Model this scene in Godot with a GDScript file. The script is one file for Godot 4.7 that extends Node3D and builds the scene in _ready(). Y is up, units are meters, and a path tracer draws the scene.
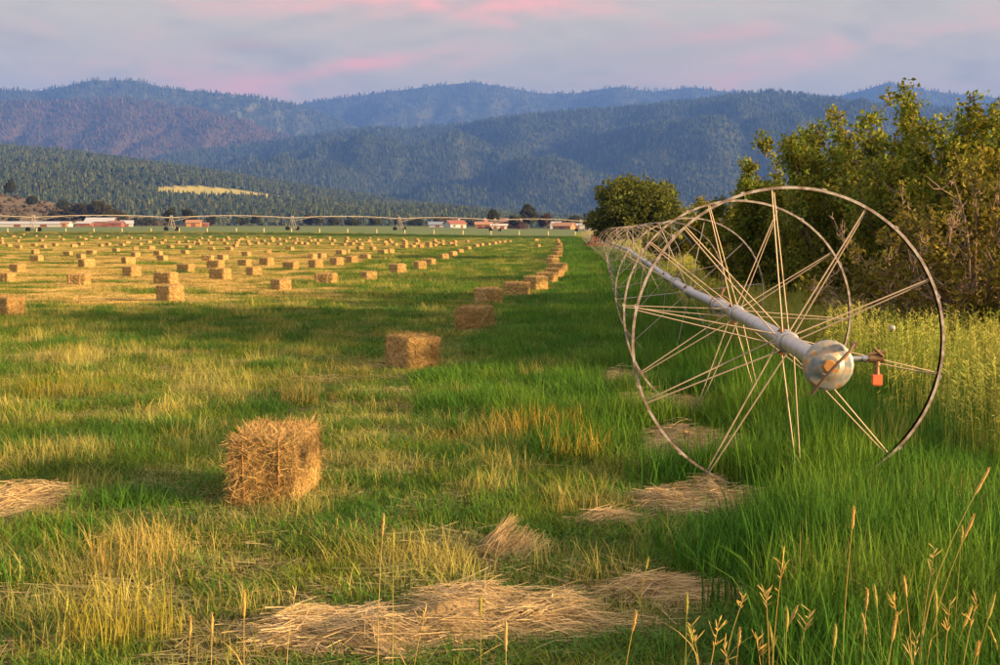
extends Node3D
# Hay field at sundown: square bales, a wheel line of irrigation pipe, hedge bushes, wooded mountains.
const F := 1400.0            # focal length in photo pixels
const CAM_H := 1.65
const CLUMP := 0.27
const HOR := 230.0           # row of the horizon in the photo
var pitch := 0.0
var rng := RandomNumberGenerator.new()
var na := FastNoiseLite.new()
var nb := FastNoiseLite.new()
var nc := FastNoiseLite.new()
var names := {}
var bale_row := [[0.0, -1.6], [8.3, -1.37], [17.0, -1.0], [25.0, -0.44], [33.0, -0.1], [37.0, 0.45], [41.0, 1.0], [60.0, 2.2], [165.0, 7.1], [400.0, 17.0]]
var hay_spots := []          # loose hay lying in the grass: x, depth, half width, half depth

# ---------------------------------------------------------------- small helpers
func smooth(a: float, b: float, x: float) -> float:
	var t := clampf((x - a) / (b - a), 0.0, 1.0)
	return t * t * (3.0 - 2.0 * t)

func along(list: Array, x: float) -> float:
	if x <= list[0][0]: return list[0][1]
	for i in list.size() - 1:
		if x <= list[i + 1][0]:
			return lerpf(list[i][1], list[i + 1][1], (x - list[i][0]) / (list[i + 1][0] - list[i][0]))
	return list[-1][1]

func rr(a: float, b: float) -> float:
	return rng.randf_range(a, b)

func ground(x: float, d: float) -> float:
	var h := -0.12 * smooth(9.0, 20.0, d)
	var left := smooth(25.0, -55.0, x)
	var dd := minf(d, 900.0)
	h += left * 0.0062 * maxf(0.0, dd - 150.0) + (1.0 - left) * 0.0052 * maxf(0.0, dd - 265.0)
	h += 0.03 * na.get_noise_2d(x * 3.0, d * 3.0) * smooth(400.0, 40.0, d)
	return h

func spot(px: float, py: float, h := 0.0) -> Vector3:      # where the ray through a photo pixel meets the ground (or h above it)
	var dx := (px - 500.0) / F
	var t := tan(atan((py - 332.5) / F) + pitch)
	var d := 2.0
	while d < 900.0 and CAM_H - t * d > ground(dx * d, d) + h: d *= 1.02
	var lo := d / 1.02
	for i in 20:
		var mid := (lo + d) * 0.5
		if CAM_H - t * mid > ground(dx * mid, mid) + h: lo = mid
		else: d = mid
	return Vector3(dx * d, ground(dx * d, d) + h, -d)

func at(px: float, py: float, d: float) -> Vector3:        # a point at a given depth
	return Vector3((px - 500.0) / F * d, CAM_H - d * tan(atan((py - 332.5) / F) + pitch), -d)

func numbered(called: String) -> String:
	names[called] = names.get(called, -1) + 1
	return called if names[called] == 0 else "%s_%03d" % [called, names[called]]

func tag(o: Node, label: String, category: String, group := "", kind := "") -> Node:
	o.set_meta("label", label)
	o.set_meta("category", category)
	if group: o.set_meta("group", group)
	if kind: o.set_meta("kind", kind)
	return o

func thing(called: String, where: Vector3, label: String, category: String, group := "", turn := 0.0) -> Node3D:
	var o := Node3D.new()
	o.name = numbered(called)
	add_child(o)
	o.position = where
	o.rotation.y = turn
	tag(o, label, category, group)
	return o

func part(called: String, mesh: Mesh, m: Material, parent: Node, where := Vector3.ZERO) -> MeshInstance3D:
	var o := MeshInstance3D.new()
	o.name = called if parent != self else numbered(called)
	o.mesh = mesh
	if m: o.material_override = m
	parent.add_child(o, true)
	o.position = where
	return o

func lin(r: float, g: float, b: float) -> Color:
	return Color(r, g, b).linear_to_srgb()

func mat(c: Color, rough := 0.9, metal := 0.0) -> StandardMaterial3D:
	var m := StandardMaterial3D.new()
	m.albedo_color = c
	m.roughness = rough
	m.metallic = metal
	m.metallic_specular = 0.3
	m.cull_mode = BaseMaterial3D.CULL_DISABLED
	return m

func tinted(rough := 0.85, leaf := 0.0) -> StandardMaterial3D:
	var m := mat(Color.WHITE, rough)
	m.vertex_color_use_as_albedo = true
	if leaf > 0.0:
		m.backlight_enabled = true
		m.backlight = Color(leaf, leaf, leaf * 0.8)
	return m

func noise_tex(freq: float, a: Color, b: Color, size := 512, octaves := 4, seed_ := 1) -> NoiseTexture2D:
	var n := FastNoiseLite.new()
	n.seed = seed_
	n.frequency = freq
	n.fractal_octaves = octaves
	var t := NoiseTexture2D.new()
	t.width = size
	t.height = size
	t.seamless = true
	t.noise = n
	var g := Gradient.new()
	g.set_color(0, a)
	g.set_color(1, b)
	g.set_offset(0, 0.25)
	g.set_offset(1, 0.75)
	t.color_ramp = g
	return t

# a bag of triangles with normals and colours
class Bag:
	var v := PackedVector3Array()
	var n := PackedVector3Array()
	var c := PackedColorArray()
	func tri(a: Vector3, b: Vector3, d: Vector3, col: Color) -> void:
		var k := (d - a).cross(b - a).normalized()
		v.append(a); v.append(b); v.append(d)
		n.append(k); n.append(k); n.append(k)
		c.append(col); c.append(col); c.append(col)
	func quad(a: Vector3, b: Vector3, d: Vector3, e: Vector3, col: Color) -> void:
		tri(a, b, d, col)
		tri(a, d, e, col)
	func smooth_tri(a: Vector3, b: Vector3, d: Vector3, na_: Vector3, nb_: Vector3, nd: Vector3, col: Color) -> void:
		v.append(a); v.append(b); v.append(d)
		n.append(na_); n.append(nb_); n.append(nd)
		c.append(col); c.append(col); c.append(col)
	func tube(p: Array, r: Array, sides: int, col: Color, caps := true) -> void:
		var rings := []
		var nr := []
		var side := Vector3.ZERO
		for i in p.size():
			var dir: Vector3 = (p[mini(i + 1, p.size() - 1)] - p[maxi(i - 1, 0)]).normalized()
			if side == Vector3.ZERO:
				side = dir.cross(Vector3.UP if absf(dir.y) < 0.9 else Vector3.RIGHT).normalized()
			side = (side - dir * side.dot(dir)).normalized()
			var other := dir.cross(side)
			var ring := []
			var nn := []
			for k in sides:
				var a := TAU * k / sides
				var o := side * cos(a) + other * sin(a)
				ring.append(p[i] + o * r[i])
				nn.append(o)
			rings.append(ring)
			nr.append(nn)
		for i in p.size() - 1:
			for k in sides:
				var k2 := (k + 1) % sides
				smooth_tri(rings[i][k], rings[i + 1][k], rings[i + 1][k2], nr[i][k], nr[i + 1][k], nr[i + 1][k2], col)
				smooth_tri(rings[i][k], rings[i + 1][k2], rings[i][k2], nr[i][k], nr[i + 1][k2], nr[i][k2], col)
		if caps:
			for e in [0, p.size() - 1]:
				for k in range(1, sides - 1):
					tri(rings[e][0], rings[e][k], rings[e][k + 1], col)
	func box(lo: Vector3, hi: Vector3, col: Color) -> void:
		var p := []
		for i in 8:
			p.append(Vector3(hi.x if i & 1 else lo.x, hi.y if i & 2 else lo.y, hi.z if i & 4 else lo.z))
		for q in [[0, 1, 3, 2], [5, 4, 6, 7], [4, 0, 2, 6], [1, 5, 7, 3], [2, 3, 7, 6], [4, 5, 1, 0]]:
			quad(p[q[0]], p[q[1]], p[q[2]], p[q[3]], col)
	func mesh() -> ArrayMesh:
		var a := []
		a.resize(Mesh.ARRAY_MAX)
		a[Mesh.ARRAY_VERTEX] = v
		a[Mesh.ARRAY_NORMAL] = n
		a[Mesh.ARRAY_COLOR] = c
		var m := ArrayMesh.new()
		m.add_surface_from_arrays(Mesh.PRIMITIVE_TRIANGLES, a)
		return m

# many copies of one mesh: one uncountable mass
class Copies:
	var buf := PackedFloat32Array()
	var count := 0
	func add(t: Transform3D, c: Color) -> void:
		var b := t.basis
		buf.append_array([b.x.x, b.y.x, b.z.x, t.origin.x, b.x.y, b.y.y, b.z.y, t.origin.y, b.x.z, b.y.z, b.z.z, t.origin.z, c.r, c.g, c.b, 1.0])
		count += 1

func mass(called: String, mesh: Mesh, m: Material, copies: Copies, parent: Node) -> MultiMeshInstance3D:
	var mm := MultiMesh.new()
	mm.transform_format = MultiMesh.TRANSFORM_3D
	mm.use_colors = true
	mm.mesh = mesh
	mm.instance_count = copies.count
	mm.buffer = copies.buf
	var o := MultiMeshInstance3D.new()
	o.name = numbered(called) if parent == self else called
	o.multimesh = mm
	o.material_override = m
	parent.add_child(o, true)
	o.set_meta("kind", "stuff")
	return o

# ---------------------------------------------------------------- sky
func sky_panorama() -> ImageTexture:
	var w := 2048
	var h := 1024
	var data := PackedFloat32Array()
	data.resize(w * h * 3)
	var n1 := FastNoiseLite.new()
	n1.seed = 11; n1.frequency = 1.0; n1.fractal_octaves = 4
	var n2 := FastNoiseLite.new()
	n2.seed = 23; n2.frequency = 1.0; n2.fractal_octaves = 5
	# streaks in the part of the sky in view: azimuth, elevation, half width, half height (degrees), slope, strength
	var streaks := [[-2.2, 9.1, 5.4, 0.8, 0.02, 1.15], [-6.2, 6.5, 3.6, 0.3, 0.085, 1.25], [-8.6, 6.9, 2.6, 0.45, -0.2, -0.55], [-12.5, 5.9, 5.0, 0.8, -0.03, 0.42], [6.6, 5.9, 4.0, 0.35, 0.04, 0.4], [14.0, 7.2, 5.0, 0.4, 0.1, 0.35], [-6.5, 5.2, 5.5, 0.5, 0.0, 0.5], [9.5, 7.9, 3.0, 0.25, 0.08, 0.4], [-19.5, 7.4, 2.2, 0.5, -0.1, -0.4]]
	for j in h:
		var el := 90.0 - (j + 0.5) / h * 180.0
		var ce := cos(deg_to_rad(el))
		var se := sin(deg_to_rad(el))
		for i in w:
			var k := (j * w + i) * 3
			if el < -4.0:
				data[k] = 0.30; data[k + 1] = 0.29; data[k + 2] = 0.31
				continue
			var az := (i + 0.5) / w * 360.0
			if az > 180.0: az -= 360.0
			var a := deg_to_rad(az)
			var dir := Vector3(sin(a) * ce, se, -cos(a) * ce)
			var up := clampf(el / 60.0, 0.0, 1.0)
			var q := dir / (absf(se) + 0.12)
			var warp := n1.get_noise_3d(q.x * 0.8, q.y, q.z * 0.8)
			var cloud := n2.get_noise_3d(dir.x * 3.2 + warp * 0.7, el * 0.16 + warp * 0.6, dir.z * 3.2)
			var fine := n2.get_noise_3d(dir.x * 9.0 + 7.0 + warp, el * 0.75 + warp * 1.5, dir.z * 9.0)
			var thin := n2.get_noise_3d(dir.x * 20.0 + 31.0 + warp, el * 2.6 + warp * 2.0 + dir.x * 6.0, dir.z * 20.0)
			var low := exp(-maxf(el, 0.0) / 5.5)
			var r := lerpf(0.53, 0.36, up)
			var g := lerpf(0.435, 0.36, up)
			var b := lerpf(0.25, 0.33, up)
			# dusky mauve towards the skyline
			r = lerpf(r, 0.46, low); g = lerpf(g, 0.33, low); b = lerpf(b, 0.20, low)
			var pink := smooth(0.05, 0.5, cloud + fine * 0.35 + thin * 0.2) * 0.7
			var grey := smooth(0.1, 0.5, -cloud + fine * 0.3) * 0.35
			if absf(az) < 32.0 and el < 16.0:
				var hand := 0.0
				for s in streaks:
					var x: float = (az - s[0]) / s[2]
					var y: float = (el - s[1] - (az - s[0]) * s[4] + fine * 0.55 + warp * 0.3) / s[3]
					hand += s[5] * exp(-x * x - y * y) * (0.75 + 1.3 * fine + 0.5 * thin)
				var f := smooth(32.0, 22.0, absf(az)) * smooth(16.0, 11.0, el)
				pink = lerpf(pink, maxf(0.0, hand) + pink * 0.2 + maxf(0.0, fine + thin) * 0.22, f)
				grey = lerpf(grey, maxf(0.0, -hand) + grey * 0.4 + maxf(0.0, -fine - thin) * 0.3, f)
			pink = clampf(pink, 0.0, 1.0)
			grey = clampf(grey, 0.0, 1.0)
			r = lerpf(r, 0.88, pink); g = lerpf(g, 0.36, pink); b = lerpf(b, 0.22, pink)
			r = lerpf(r, 0.22, grey); g = lerpf(g, 0.17, grey); b = lerpf(b, 0.13, grey)
			var dusk := lerpf(0.68, 1.0, smooth(6.0, 40.0, el))
			data[k] = r * dusk; data[k + 1] = g * dusk; data[k + 2] = b * dusk
	var im := Image.create_from_data(w, h, false, Image.FORMAT_RGBF, data.to_byte_array())
	return ImageTexture.create_from_image(im)

# ---------------------------------------------------------------- grass
func blade(bag: Bag, root: Vector3, dir: float, h: float, w: float, bend: float, c: Color, segs := 3) -> void:
	var out := Vector3(cos(dir), 0, sin(dir))
	var side := Vector3(-sin(dir), 0, cos(dir)).rotated(Vector3.UP, rr(-0.7, 0.7))
	var last_a := root - side * w * 0.5
	var last_b := root + side * w * 0.5
	for i in range(1, segs + 1):
		var t := float(i) / segs
		var p := root + out * (bend * h * t * t) + Vector3.UP * h * (t - 0.35 * bend * t * t)
		if i == segs:
			bag.tri(last_a, last_b, p, c)
		else:
			var ww := w * 0.5 * (1.0 - 0.55 * t)
			bag.quad(last_a, last_b, p + side * ww, p - side * ww, c)
			last_a = p - side * ww
			last_b = p + side * ww

func shade(c: Color, v: float) -> Color:
	return Color(c.r * v, c.g * v, c.b * v)

func clump(kind: String) -> ArrayMesh:
	var bag := Bag.new()
	var spot_in := func() -> Vector3:
		var a := rr(0, TAU)
		var u := sqrt(rng.randf()) * CLUMP
		return Vector3(cos(a) * u, 0, sin(a) * u)
	match kind:
		"lush":
			for i in 170:
				var c := Color(1, 1, 1) if rng.randf() < 0.78 else Color(2.6, 1.7, 1.3)
				blade(bag, spot_in.call(), rr(0, TAU), rr(0.1, 0.3), rr(0.004, 0.007), rr(0.1, 1.0), shade(c, rr(0.45, 1.65)))
		"regrowth":
			for i in 170:
				var c := Color(1, 1, 1) if rng.randf() < 0.68 else Color(2.6, 1.5, 1.5)
				blade(bag, spot_in.call(), rr(0, TAU), rr(0.03, 0.15) * rr(0.6, 1.0), rr(0.0035, 0.006), rr(0.2, 1.0), shade(c, rr(0.45, 1.65)))
		"stubble":
			for i in 170:
				if i % 3 == 0:      # cut stalks lying about
					var a := rr(0, TAU)
					var p: Vector3 = spot_in.call() + Vector3.UP * rr(0.008, 0.04)
					var l := Vector3(cos(a), rr(-0.1, 0.25), sin(a)) * rr(0.05, 0.13)
					var s := Vector3(-sin(a), 0.6, cos(a)) * 0.002
					bag.quad(p - l - s, p - l + s, p + l + s, p + l - s, shade(Color(1, 1, 1), rr(0.7, 1.3)))
				else:
					blade(bag, spot_in.call(), rr(0, TAU), rr(0.03, 0.09), rr(0.003, 0.005), rr(0.0, 0.6), shade(Color(1, 1, 1), rr(0.6, 1.4)), 2)
		"dry":
			for i in 90:
				blade(bag, spot_in.call() * 0.75, rr(0, TAU), rr(0.1, 0.3), rr(0.0025, 0.0045), rr(0.1, 1.0), shade(Color(1, 1, 1), rr(0.6, 1.4)))
		"seeding":
			for i in 60:
				var p: Vector3 = spot_in.call()
				var a := rr(0, TAU)
				var h := rr(0.4, 0.8)
				var tip := p + Vector3(cos(a) * 0.12, 1, sin(a) * 0.12) * h
				var s := Vector3(-sin(a), 0, cos(a)) * 0.0018
				bag.quad(p - s, p + s, tip + s * 0.6, tip - s * 0.6, shade(Color(0.8, 0.95, 0.7), rr(0.7, 1.2)))
				for k in 9:         # open panicle
					var b := tip - Vector3.UP * rr(0.0, 0.16)
					var e := b + Vector3(rr(-0.03, 0.03), rr(0.0, 0.03), rr(-0.03, 0.03))
					bag.quad(b, b + Vector3(0.004, 0, 0.004), e + Vector3(0.004, 0.005, -0.003), e, shade(Color(1.15, 1.05, 1.0), rr(0.8, 1.3)))
			for i in 70:
				blade(bag, spot_in.call(), rr(0, TAU), rr(0.25, 0.5), rr(0.004, 0.006), rr(0.2, 0.7), shade(Color(0.5, 0.8, 0.45), rr(0.7, 1.3)))
	return bag.mesh()

func on_hay(x: float, d: float) -> float:
	var best := 0.0
	for s in hay_spots:
		var u: float = (x - s[0]) / s[2]
		var v: float = (d - s[1]) / s[3]
		best = maxf(best, 1.0 - sqrt(u * u + v * v))
	return best

# how much of the ground is golden stubble, and how much lush uncut grass
func gold_share(x: float, d: float) -> float:
	var edge := along([[20.0, -6.0], [29.0, -5.2], [50.0, -6.0], [80.0, -7.5], [120.0, -6.0], [170.0, -3.0], [230.0, 1.0]], d)
	var g := smooth(28.5, 34.0, d + na.get_noise_2d(x * 9.0, 5.0) * 3.0) * smooth(255.0, 200.0, d)
	g *= smooth(edge + 1.0, edge - 2.0, x + nb.get_noise_2d(x * 4.0, d * 4.0) * 4.0)
	var patch := nb.get_noise_2d(x * 1.1, d * 3.2) + 0.35 * na.get_noise_2d(x * 6.0, d * 9.0)
	return g * smooth(-0.42, -0.08, patch + 0.16 * smooth(80.0, 40.0, d) - 0.12 * smooth(90.0, 200.0, d))

func lush_share(x: float, d: float) -> float:
	var row := along(bale_row, d)
	if d < 14.0: row = lerpf(0.55, row, smooth(9.0, 14.0, d))
	return smooth(row + 0.0, row + 0.9, x + nb.get_noise_2d(x * 9.0, d * 9.0) * 0.8)

func wheel_x(d: float) -> float:
	return along([[0.0, 1.17], [8.72, 1.79], [60.0, 5.44], [220.0, 13.6]], d)

func grow_grass() -> void:
	var kinds := ["lush", "regrowth", "stubble", "dry", "seeding"]
	var meshes := {}
	var bags := {}
	for k in kinds:
		meshes[k] = [clump(k), clump(k), clump(k)]
		bags[k] = [Copies.new(), Copies.new(), Copies.new()]
	var zones := [[3.4, 12.0, 40.0, 0.9], [12.0, 30.0, 20.0, 1.05], [30.0, 70.0, 6.5, 1.5], [70.0, 160.0, 2.0, 2.2], [160.0, 262.0, 0.9, 3.0]]
	for z in zones:
		var area: float = 0.42 * (z[1] * z[1] - z[0] * z[0]) + 2.4 * (z[1] - z[0])
		for i in int(area * z[2]):
			var d := sqrt(lerpf(z[0] * z[0], z[1] * z[1], rng.randf()))
			var x := rr(-1.0, 1.0) * (0.43 * d + 1.2)
			var y := ground(x, d)
			var big: float = z[3]
			var gold := gold_share(x, d)
			var lush := lush_share(x, d)
			var patch := nb.get_noise_2d(x * 22.0, d * 22.0)
			var wide := na.get_noise_2d(x * 5.0 + 40.0, d * 3.0)
			var kind := "regrowth"
			var c := Color(0.085, 0.15, 0.018)
			var tall := 1.0
			var hay := on_hay(x, d)
			if hay > 0.0 and rng.randf() < smooth(0.1, 0.6, hay) * 0.72:
				continue
			var low := 0.0
			for s in hay_spots:
				var hu: float = (x - s[0]) / (s[2] * 1.15)
				var hv: float = (d - s[1] + 0.42) / (s[3] + 0.42)
				low = maxf(low, 1.0 - hu * hu - hv * hv)
			if rng.randf() < gold:
				if rng.randf() < 0.14 + 0.5 * smooth(0.25, 0.5, patch):
					c = Color(0.13, 0.17, 0.025)
					tall = 0.9
				else:
					kind = "stubble"
					c = Color(0.60, 0.43, 0.13).lerp(Color(0.52, 0.40, 0.17), rng.randf())
			elif rng.randf() < lush:
				var wx := wheel_x(d)
				var past := smooth(wx + lerpf(1.1, 0.5, smooth(12.0, 18.0, d)), wx + lerpf(3.0, 1.6, smooth(12.0, 18.0, d)), x)
				if d > 9.0 and rng.randf() < past * 0.6:
					kind = "seeding"
					c = Color(0.46, 0.42, 0.11).lerp(Color(0.28, 0.35, 0.06), rng.randf())
					tall = rr(0.75, 1.1)
				else:
					kind = "lush"
					c = Color(0.05, 0.165, 0.014).lerp(Color(0.125, 0.24, 0.022), clampf(0.4 + patch * 1.8, 0, 1))
					tall = rr(0.6, 1.25) * (1.0 + 0.35 * past) * (1.0 + 0.5 * smooth(1.4, 0.5, absf(x - wx))) * (0.75 + 0.5 * clampf(0.5 + wide, 0, 1))
					if d > 16.0: tall *= 0.75
					if rng.randf() < 0.07:
						kind = "dry"
						c = Color(0.40, 0.31, 0.10)
			else:
				var dryness := clampf(0.37 + patch * 1.7 + wide * 0.8, 0.02, 0.9)
				if d > 20.0: dryness *= 0.55
				if x < 0.0 and d < 20.0: dryness = clampf(dryness + 0.1, 0.0, 0.9)
				var u := rng.randf()
				if u < dryness * 0.36:
					kind = "dry"
					c = Color(0.46, 0.40, 0.10).lerp(Color(0.34, 0.34, 0.10), rng.randf())
					tall = rr(0.6, 1.0)
				elif u < dryness * 0.85:
					kind = "stubble"
					c = Color(0.38, 0.31, 0.14).lerp(Color(0.28, 0.27, 0.12), rng.randf())
					tall = rr(0.8, 1.3)
				else:
					if rng.randf() < 0.3:
						kind = "lush"
						tall = rr(0.35, 0.7)
						c = Color(0.06, 0.165, 0.018)
					else:
						c = Color(0.10, 0.19, 0.02).lerp(Color(0.22, 0.27, 0.03), rng.randf())
						tall = rr(0.8, 1.2)
			tall *= lerpf(1.0, lerpf(0.5, 0.22, smooth(6.0, 9.5, d)), smooth(0.0, 0.4, low))
			if absf(x - along(bale_row, d)) < 0.9: tall *= 0.75
			var b := Basis(Vector3.UP, rr(0, TAU)).scaled(Vector3(big, lerpf(1.0, big, 0.35) * tall, big) * rr(0.85, 1.2))
			var v := rr(0.75, 1.25)
			bags[kind][rng.randi() % 3].add(Transform3D(b, Vector3(x, y - 0.005, -d)), shade(c, v))
	# taller fringe at the far edge of the hay field
	for i in 2600:
		var x := rr(-140.0, 70.0)
		var d := 268.0 + rr(0.0, 30.0) + smooth(0.0, -80.0, x) * 25.0
		var b := Basis(Vector3.UP, rr(0, TAU)).scaled(Vector3(3.0, rr(1.2, 2.4), 3.0))
		var dry := rng.randf() < smooth(285.0, 300.0, d) * 0.7
		bags["dry" if dry else "lush"][rng.randi() % 3].add(Transform3D(b, Vector3(x, ground(x, d), -d)), Color(0.32, 0.28, 0.06) if dry else Color(0.06, 0.12, 0.016))
	var m := tinted(0.75, 0.55)
	var says := {
		"lush": ["lush_grass", "lush green uncut grass along the wheel line and between the bales", "grass"],
		"regrowth": ["short_grass", "short yellow green grass growing back on the mown field", "grass"],
		"stubble": ["stubble", "golden cut stubble covering the mown hay field", "stubble"],
		"dry": ["dry_grass", "thin straw yellow dry grass scattered among green grass", "grass"],
		"seeding": ["seeding_grass", "tall yellowish seeding grass between the wheel line and the bushes", "grass"]}
	for k in kinds:
		var root := Node3D.new()
		root.name = says[k][0]
		add_child(root)
		tag(root, says[k][1], says[k][2], "", "stuff")
		for i in 3:
			mass("tufts", meshes[k][i], m, bags[k][i], root)

func stalk(px: float, top: float, d: float, lean: float, head: float, kind: String) -> void:
	var tip := at(px, top, d)
	var base := Vector3(tip.x - lean, ground(tip.x - lean, d + 0.1), -d - rr(-0.1, 0.1))
	var t := thing("seed_stalk", base, "", "grass stalk", "seeding stalks in the foreground grass")
	tip -= base
	var bend := Vector3(lean * 0.35, 0, 0)
	var pts := []
	var rad := []
	for i in 9:
		var u := i / 8.0
		pts.append(tip * u - bend * sin(u * PI))
		rad.append(lerpf(0.0017, 0.0009, u))
	var straw := Color(0.55, 0.37, 0.10).lerp(Color(0.46, 0.36, 0.14), rng.randf()) if kind != "green" else Color(0.34, 0.33, 0.08)
	var sb := Bag.new()
	sb.tube(pts, rad, 5, straw)
	part("stem", sb.mesh(), soft, t)
	var up: Vector3 = (pts[8] - pts[7]).normalized()
	var hb := Bag.new()
	if kind == "open":
		for k in 11:
			var p: Vector3 = tip - up * rr(0.0, head)
			var a := rr(0, TAU)
			var o := Vector3(cos(a), rr(0.5, 1.6), sin(a)) * rr(0.012, 0.035)
			hb.tube([p, p + o * 0.6, p + o], [0.0007, 0.0020, 0.0005], 5, shade(straw, rr(0.8, 1.4)))
	else:
		var hp := []
		var hr := []
		for i in 8:
			var u := i / 7.0
			hp.append(tip + up * head * (u - 0.75) + Vector3(rr(-1, 1), 0, rr(-1, 1)) * 0.0012)
			hr.append((0.0054 * pow(sin(clampf(u * 0.93 + 0.06, 0, 1) * PI), 0.55)) * rr(0.75, 1.2))
		hb.tube(hp, hr, 7, shade(straw, 0.95))
		for k in 120:      # bristles
			var u := rng.randf()
			var p: Vector3 = tip + up * head * (u - 0.75)
			var a := rr(0, TAU)
			var o := Vector3(cos(a), 0, sin(a))
			var r := 0.0054 * pow(sin(clampf(u * 0.93 + 0.06, 0, 1) * PI), 0.55)
			var s := o.cross(Vector3.UP) * 0.0009
			hb.tri(p + o * r * 0.8 - s, p + o * r * 0.8 + s, p + o * (r + 0.005) + up * 0.006, shade(straw, rr(0.7, 1.5)))
	part("seed_head", hb.mesh(), soft, t)
	if rng.randf() < 0.6:
		var lb := Bag.new()
		blade(lb, pts[3], rr(0, TAU), rr(0.1, 0.2), 0.006, 0.8, shade(straw, 0.8), 4)
		part("leaf", lb.mesh(), soft, t)
	t.set_meta("label", {"open": "golden grass stalk with a loose open seed head in the foreground grass", "green": "thin greenish stalk with a slim seed head in the foreground grass", "spike": "straw coloured stalk with a dense upright seed spike in the foreground grass"}[kind])

var soft: StandardMaterial3D
var straw_mat: StandardMaterial3D

# ---------------------------------------------------------------- hay
func straw_bit(bag: Bag, p: Vector3, dir: Vector3, l: float, w: float, sag: float, c: Color) -> void:
	var s := dir.cross(Vector3(rr(-1, 1), rr(-1, 1), rr(-1, 1))).normalized() * w
	var a := p - dir * l * 0.5
	var b := p + dir * l * 0.5 - Vector3.UP * sag
	var mid := (a + b) * 0.5 + Vector3.UP * sag * 0.6 + s * rr(-3, 3)
	bag.quad(a - s, a + s, mid + s, mid - s, c)
	bag.quad(mid - s, mid + s, b + s * 0.5, b - s * 0.5, c)

func straw_color() -> Color:
	var u := rng.randf()
	var c := Color(0.54, 0.38, 0.16).lerp(Color(0.33, 0.205, 0.085), u)
	if rng.randf() < 0.12: c = Color(0.30, 0.26, 0.09)
	return shade(c, rr(0.55, 1.1))

# returns [body mesh, loose straw mesh, twine mesh]
func bale_meshes(detail: int, straws: int, size: Vector3) -> Array:
	var hx := size.x * 0.5
	var hz := size.z * 0.5
	var bag := Bag.new()
	var n := detail
	var faces := [[Vector3.RIGHT, Vector3.UP, Vector3.BACK], [Vector3.LEFT, Vector3.UP, Vector3.FORWARD], [Vector3.BACK, Vector3.UP, Vector3.LEFT], [Vector3.FORWARD, Vector3.UP, Vector3.RIGHT], [Vector3.UP, Vector3.BACK, Vector3.RIGHT], [Vector3.DOWN, Vector3.FORWARD, Vector3.RIGHT]]
	var off := rr(0, 100)
	var half := Vector3(hx, size.y * 0.5, hz)
	var shape := func(p: Vector3) -> Vector3:
		# rounded, lumpy block pinched where the twine runs, with flakes along its length
		var q := p
		var edge := 0.045
		var inner := Vector3(clampf(q.x, -hx + edge, hx - edge), clampf(q.y, -half.y + edge, half.y - edge), clampf(q.z, -hz + edge, hz - edge))
		var o := q - inner
		if o.length() > 0.0001: q = inner + o.normalized() * minf(o.length(), edge)
		var lump := nc.get_noise_3d(q.x * 9.0 + off, q.y * 9.0, q.z * 9.0) * 0.03 + nc.get_noise_3d(q.x * 30.0 + off, q.y * 42.0, q.z * 34.0) * 0.022
		var flake := sin(q.z * 48.0 + off + nc.get_noise_2d(q.x * 8.0, q.y * 8.0)) * 0.006
		var k := q.normalized()
		q += k * (lump + flake)
		q.x *= 1.0 + 0.05 * sin(q.z * 5.0 + off) * 0.6
		return q + Vector3(0, half.y - 0.015, 0)
	for f in faces:
		for i in n:
			for j in n:
				var cr := []
				for e in [[0, 0], [1, 0], [1, 1], [0, 1]]:
					var u: float = (i + e[0]) * 2.0 / n - 1.0
					var w: float = (j + e[1]) * 2.0 / n - 1.0
					cr.append(shape.call((f[0] + f[1] * u + f[2] * w) * half))
				var c := straw_color()
				bag.tri(cr[0], cr[1], cr[2], c)
				bag.tri(cr[0], cr[2], cr[3], straw_color())
	var loose := Bag.new()
	for i in straws:
		var f: Array = faces[[0, 1, 2, 3, 4, 4, 2, 3][rng.randi() % 8]]
		var p: Vector3 = shape.call((f[0] + f[1] * rr(-1, 1) + f[2] * rr(-1, 1)) * half)
		var out: Vector3 = f[0]
		var flat := Vector3(rr(-1, 1), rr(-0.7, 0.7), rr(-1, 1))
		flat -= out * flat.dot(out)
		var stick := rr(0.0, 0.28) if rng.randf() < 0.8 else rr(0.4, 1.6)
		if out.y > 0.5 and rng.randf() < 0.35: stick = rr(0.8, 2.5)
		var dir := (flat.normalized() + out * stick).normalized()
		straw_bit(loose, p + out * 0.004, dir, rr(0.05, 0.17), rr(0.0010, 0.0019) * (1.0 if detail > 14 else 2.4), rr(0.0, 0.015), shade(straw_color(), rr(0.7, 1.6)))
	var twine := []
	for sx in [-0.26, 0.26]:
		var tb := Bag.new()
		var pts := []
		var rad := []
		for k in 41:
			var a := TAU * k / 40.0
			var dirv := Vector3(0, sin(a), cos(a))
			var s := 1.0 / maxf(absf(dirv.y) / (half.y + 0.004), absf(dirv.z) / (hz + 0.004))
			var p: Vector3 = shape.call(Vector3(sx * size.x, dirv.y * s, dirv.z * s))
			pts.append(p + dirv * 0.009)
			rad.append(0.0035)
		tb.tube(pts, rad, 5, Color(0.5, 0.27, 0.09), false)
		twine.append(tb.mesh())
	return [bag.mesh(), loose.mesh(), twine]

func make_bale(set_: Array, where: Vector3, turn: float, label: String, group: String, full: bool, tint := 1.0) -> Node3D:
	var t := thing("hay_bale", where, label, "hay bale", group, turn)
	part("packed_hay", set_[0], straw_mat, t)
	var s := part("loose_straw", set_[1], straw_mat, t)
	s.set_meta("kind", "stuff")
	if full:
		for k in set_[2]: part("twine", k, straw_mat, t)
	return t

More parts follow.
